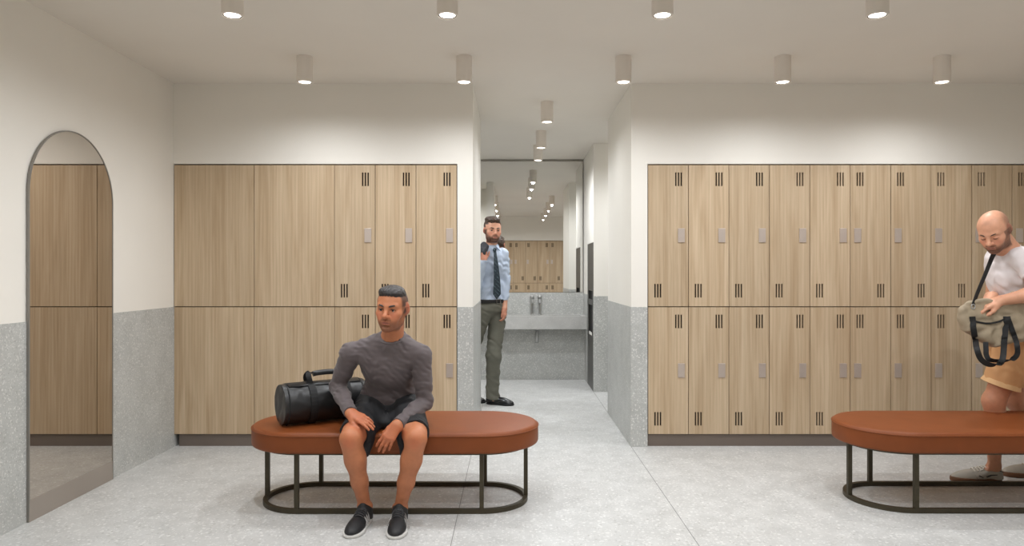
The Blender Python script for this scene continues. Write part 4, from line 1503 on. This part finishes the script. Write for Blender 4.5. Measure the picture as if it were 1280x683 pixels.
def ribbon(m, pts, wid, th=.003, side=(0, 1, 0)):
    """flat strap along pts; its width lies along side"""
    P = [np.array(p, float) for p in pts]
    vs = []
    for i, p in enumerate(P):
        t = unit(P[min(i + 1, len(P) - 1)] - P[max(i - 1, 0)])
        sv = np.array(side(i) if callable(side) else side, float); sv = unit(sv - t * (sv @ t)); nv = np.cross(t, sv)
        vs += [p - sv * wid / 2 - nv * th / 2, p + sv * wid / 2 - nv * th / 2, p + sv * wid / 2 + nv * th / 2, p - sv * wid / 2 + nv * th / 2]
    fs = []
    for i in range(len(P) - 1):
        fs += [(i * 4 + k, i * 4 + (k + 1) % 4, i * 4 + 4 + (k + 1) % 4, i * 4 + 4 + k) for k in range(4)]
    m.add(vs, fs + [(3, 2, 1, 0), tuple(len(vs) - 4 + k for k in range(4))])


def spline(pts, n=8):
    P = [np.array(p, float) for p in pts]
    out = []
    for i in range(len(P) - 1):
        p0, p1, p2, p3 = P[max(i - 1, 0)], P[i], P[i + 1], P[min(i + 2, len(P) - 1)]
        for k in range(n):
            t = k / n
            out.append(.5 * (2 * p1 + (p2 - p0) * t + (2 * p0 - 5 * p1 + 4 * p2 - p3) * t * t + (3 * p1 - p0 - 3 * p2 + p3) * t ** 3))
    return out + [P[-1]]


R_ = .113
E0 = np.array((-1.275, 3.875, .4535 + R_)); E1 = np.array((-.900, 4.125, .4535 + R_))
bg = empty('barrel_bag', ((E0 + E1) / 2 * np.array((1, 1, 0)) + np.array((0, 0, .4535))), 0, 'black barrel gym bag lying on the tan bench beside the seated man', 'bag')
ax = unit(E1 - E0); L_ = np.linalg.norm(E1 - E0)
bf = Fr(E0, ax)          # y along the bag, z up
Q = Field(np.minimum(E0, E1) - .16, np.maximum(E0, E1) + .16, .0034)
Q.cap((0, .0, 0), (0, L_, 0), R_ - .014, None, 0, fa=True, fb=True, fr=bf)
Q.v -= .014
Q.half((0, 0, -.1115), (0, 0, -1), .012, fr=bf)
Q.ell((-.11, .30, .02), (.03, .10, .05), k=.02, op='s', fr=bf)
Q.ell((-.125, .16, -.03), (.03, .08, .05), k=.02, op='s', fr=bf)
Q.folds(.0018, [((.5, .8, .3), .11, 1), ((.7, .2, .9), .08, .8)], .02, 3)
world_child('shell', Q.mesh('shell'), BAGK, bg)
for yy in (.012, L_ - .012):
    m = MB(); m.tube([bf.p(((R_ + .0005) * math.cos(a), yy, (R_ + .0005) * math.sin(a))) for a in [2 * math.pi * k / 48 for k in range(48)] if math.sin(a) > -.955], .0042, 8)
    # piping seam round each end panel
    a_list = [-math.pi / 2 + .32 + (2 * math.pi - .64) * k / 48 for k in range(49)]
    m = MB(); m.tube([bf.p(((R_ + .0005) * math.cos(a), yy, (R_ + .0005) * math.sin(a))) for a in a_list], .0040, 8)
    world_child('piping', m.mesh('piping'), WEBB, bg)
# top flap over the zip
m = MB()
n = 12
for i in range(n):
    pass
al = [math.radians(62 + 56 * k / 10) for k in range(11)]
vs = []
for yy in (.02, L_ - .02):
    for rr in (R_ + .0015, R_ + .006):
        vs += [bf.p((rr * math.cos(a), yy, rr * math.sin(a))) for a in al]
fs = []
for k in range(10):
    fs += [(11 + k, 11 + k + 1, 33 + k + 1, 33 + k), (k, 22 + k, 22 + k + 1, k + 1), (k, k + 1, 12 + k, 11 + k), (22 + k, 33 + k, 34 + k, 23 + k)]
fs += [(0, 11, 33, 22), (10, 32, 43, 21)]
m.add(vs, fs, 0, True)
world_child('zip_flap', m.mesh('zip_flap', True), BAGK, bg)
tops = []
for yy in (.145, .345):
    pts = []
    for k in range(30):
        a = math.radians(-68 + (316 - 0) * k / 29) if False else math.radians(-62 + 304 * k / 29)
        pts.append(bf.p(((R_ + .0065) * math.cos(a), yy, (R_ + .0065) * math.sin(a))))
    m = MB(); ribbon(m, pts, .040, .004, ax)
    world_child('strap', m.mesh('strap'), WEBB, bg)
# the carrying handle: two webbing loops up to a padded grip
for yy, s in ((.145, 1), (.345, -1)):
    m = MB()
    ribbon(m, spline([bf.p((-.035, yy, R_ + .001)), bf.p((-.028, yy - .006 * s, R_ + .030)), bf.p((-.006, yy + .004 * s, R_ + .052)), bf.p((.0, yy + .040 * s, R_ + .048))], 8), .030, .004, lambda i: ax * .5 + np.array((.2, -.6, .0)) * .5)
    ribbon(m, spline([bf.p((.040, yy, R_ - .002)), bf.p((.034, yy - .008 * s, R_ + .035)), bf.p((.010, yy + .000 * s, R_ + .056)), bf.p((.0, yy + .040 * s, R_ + .048))], 8), .030, .004, lambda i: ax * .5 + np.array((.2, -.6, .0)) * .5)
    world_child('handle_strap', m.mesh('handle_strap'), WEBB, bg)
m = MB(); m.tube(spline([bf.p((0, .170, R_ + .046)), bf.p((0, .195, R_ + .050)), bf.p((0, .245, R_ + .052)), bf.p((0, .295, R_ + .050)), bf.p((0, .318, R_ + .046))], 4), .0155, 16)
world_child('handle_grip', m.mesh('handle_grip'), GRIP, bg)

# ================================================================ canvas duffel in the bald man's hands
CANV = m_plain('khaki_canvas', (158, 143, 120), .75, noise=.10, nscale=22, bump=.2, bscale=90, bdist=.003)
df = empty('duffel_bag', (2.88, 4.04, 1.0), 0, 'khaki canvas duffel bag with black handles held by the bald man', 'bag')
a0 = at(1214, 399, 4.06); a1 = np.array((3.16, 4.075, 1.060)); am_ = at(1244, 403, 4.055)
G = Field(np.array((2.50, 3.80, .70)), np.array((3.36, 4.30, 1.25)), .0036)
G.cap(a0, am_, .086, .134, .04, fa=True); G.cap(am_, a1, .134, .130, .04)
G.cap(a0, am_, .070, .10, .05)
G.cap(at(1212, 388, 4.06), at(1270, 378, 4.06), .045, .060, .05)
G.half((0, 3.918, 0), (0, -1, .12), .03)
G.half((0, 4.165, 0), (-.1, 1, 0), .03)
# the open mouth the hands reach into
G.ell((at(1243, 370, 4.10)), (.14, .040, .028), k=.02, op='s')
G.folds(.0042, [((1, .2, .35), .085, 1), ((.8, .1, -.6), .11, 1), ((.3, .1, 1), .09, .8), ((1, 0, .1), .05, .35)], .04, 21)
dfo = world_child('canvas_body', G.mesh('canvas_body'), CANV, df)


def surf(px, py, lift=.004):
    """the near side of the duffel at photo pixel (px, py)"""
    for dd in np.arange(3.84, 4.2, .002):
        p = at(px, py, dd)
        i = np.round((p - G.lo) / G.h).astype(int)
        if (i >= 0).all() and (i < G.n).all() and G.v[tuple(i)] < .002:
            return at(px, py, dd - lift)
    return at(px, py, 3.93)


surfs = lambda L, lift=.009: [surf(x, y, lift) for x, y in L]
hA = surfs([(1215.5, 396), (1216, 402), (1216.5, 408), (1217.3, 414), (1218.3, 420), (1219.3, 425)]) + [at(1221, 436, 3.955), at(1226, 449, 3.945), at(1236, 456, 3.94), at(1248, 455.5, 3.93), at(1253.5, 448, 3.925)] + surfs([(1255.2, 428), (1255.8, 421), (1256.4, 414), (1257, 407), (1257.5, 401), (1258, 396)])
hB = [at(1232, 428, 4.01), at(1232.5, 437, 3.99), at(1233, 444, 3.98), at(1237, 450, 3.965), at(1250, 451.5, 3.955), at(1264, 450, 3.945), at(1271.5, 443, 3.93)] + surfs([(1271, 430), (1268.5, 422), (1266, 415), (1263.5, 408), (1261, 401), (1259.5, 396)], .013)
for hp, wv_ in ((hA, .030), (hB, .026)):
    m = MB(); ribbon(m, spline(hp, 6), wv_, .004, lambda i: np.array((.55, -.35, .0)) + np.array((0, 0, .6)) * 0 + np.array((.0, .0, .25)))
    world_child('handle', m.mesh('handle'), WEBB, df)
m = MB(); ribbon(m, [surf(x, y) for x, y in ((1216, 401), (1221, 402.5), (1226, 403.5), (1232, 404.5), (1238, 404.5), (1244, 403.5), (1250, 402), (1254, 400), (1258, 398))], .010, .003, (0, .2, 1))
world_child('trim_band', m.mesh('trim_band'), WEBB, df)
m = MB()
ribbon(m, spline([at(1216.5, 381, 4.05), at(1222, 366, 4.09), at(1232, 342, 4.17), at(1240, 322, 4.26), at(1245, 311, 4.34), (3.035, 4.40, 1.462), (3.10, 4.40, 1.45), (3.215, 4.36, 1.36), (3.235, 4.25, 1.2), (3.20, 4.14, 1.13)], 6), .026, .003, lambda i: (.6, .35, .2) if i < 26 else (.3, -.6, 0))
world_child('shoulder_strap', m.mesh('shoulder_strap'), WEBB, df)
m = MB(); m.tube([at(1216.5, 381, 4.05) + np.array((.010 * math.cos(t), 0, .014 * math.sin(t) - .012)) for t in [2 * math.pi * k / 16 for k in range(16)]], .0028, 8, closed=True)
world_child('strap_clip', m.mesh('strap_clip'), CHROME, df)
# ================================================================ camera and view
cd = bpy.data.cameras.new('camera')
cam = bpy.data.objects.new('camera', cd); COL.objects.link(cam)
cd.sensor_width = 36; cd.sensor_fit = 'HORIZONTAL'; cd.lens = 36 * FPX / 1280
cd.clip_start = .02
cam.location = (0, 0, EYE); cam.rotation_euler = (math.pi / 2, 0, 0)
SC.camera = cam
wd = bpy.data.worlds.new('world'); SC.world = wd
wd.use_nodes = True
wd.node_tree.nodes['Background'].inputs[0].default_value = (.05, .05, .05, 1)
wd.node_tree.nodes['Background'].inputs[1].default_value = .0
vs = SC.view_settings
SC.display_settings.display_device = 'sRGB'
vs.view_transform = 'Standard'; vs.look = 'None'; vs.gamma = 1; vs.use_curve_mapping = False
vs.exposure = 0.0
cy = SC.cycles
cy.use_denoising = True
cy.max_bounces = 10; cy.diffuse_bounces = 6; cy.glossy_bounces = 6
cy.sample_clamp_indirect = 6.0
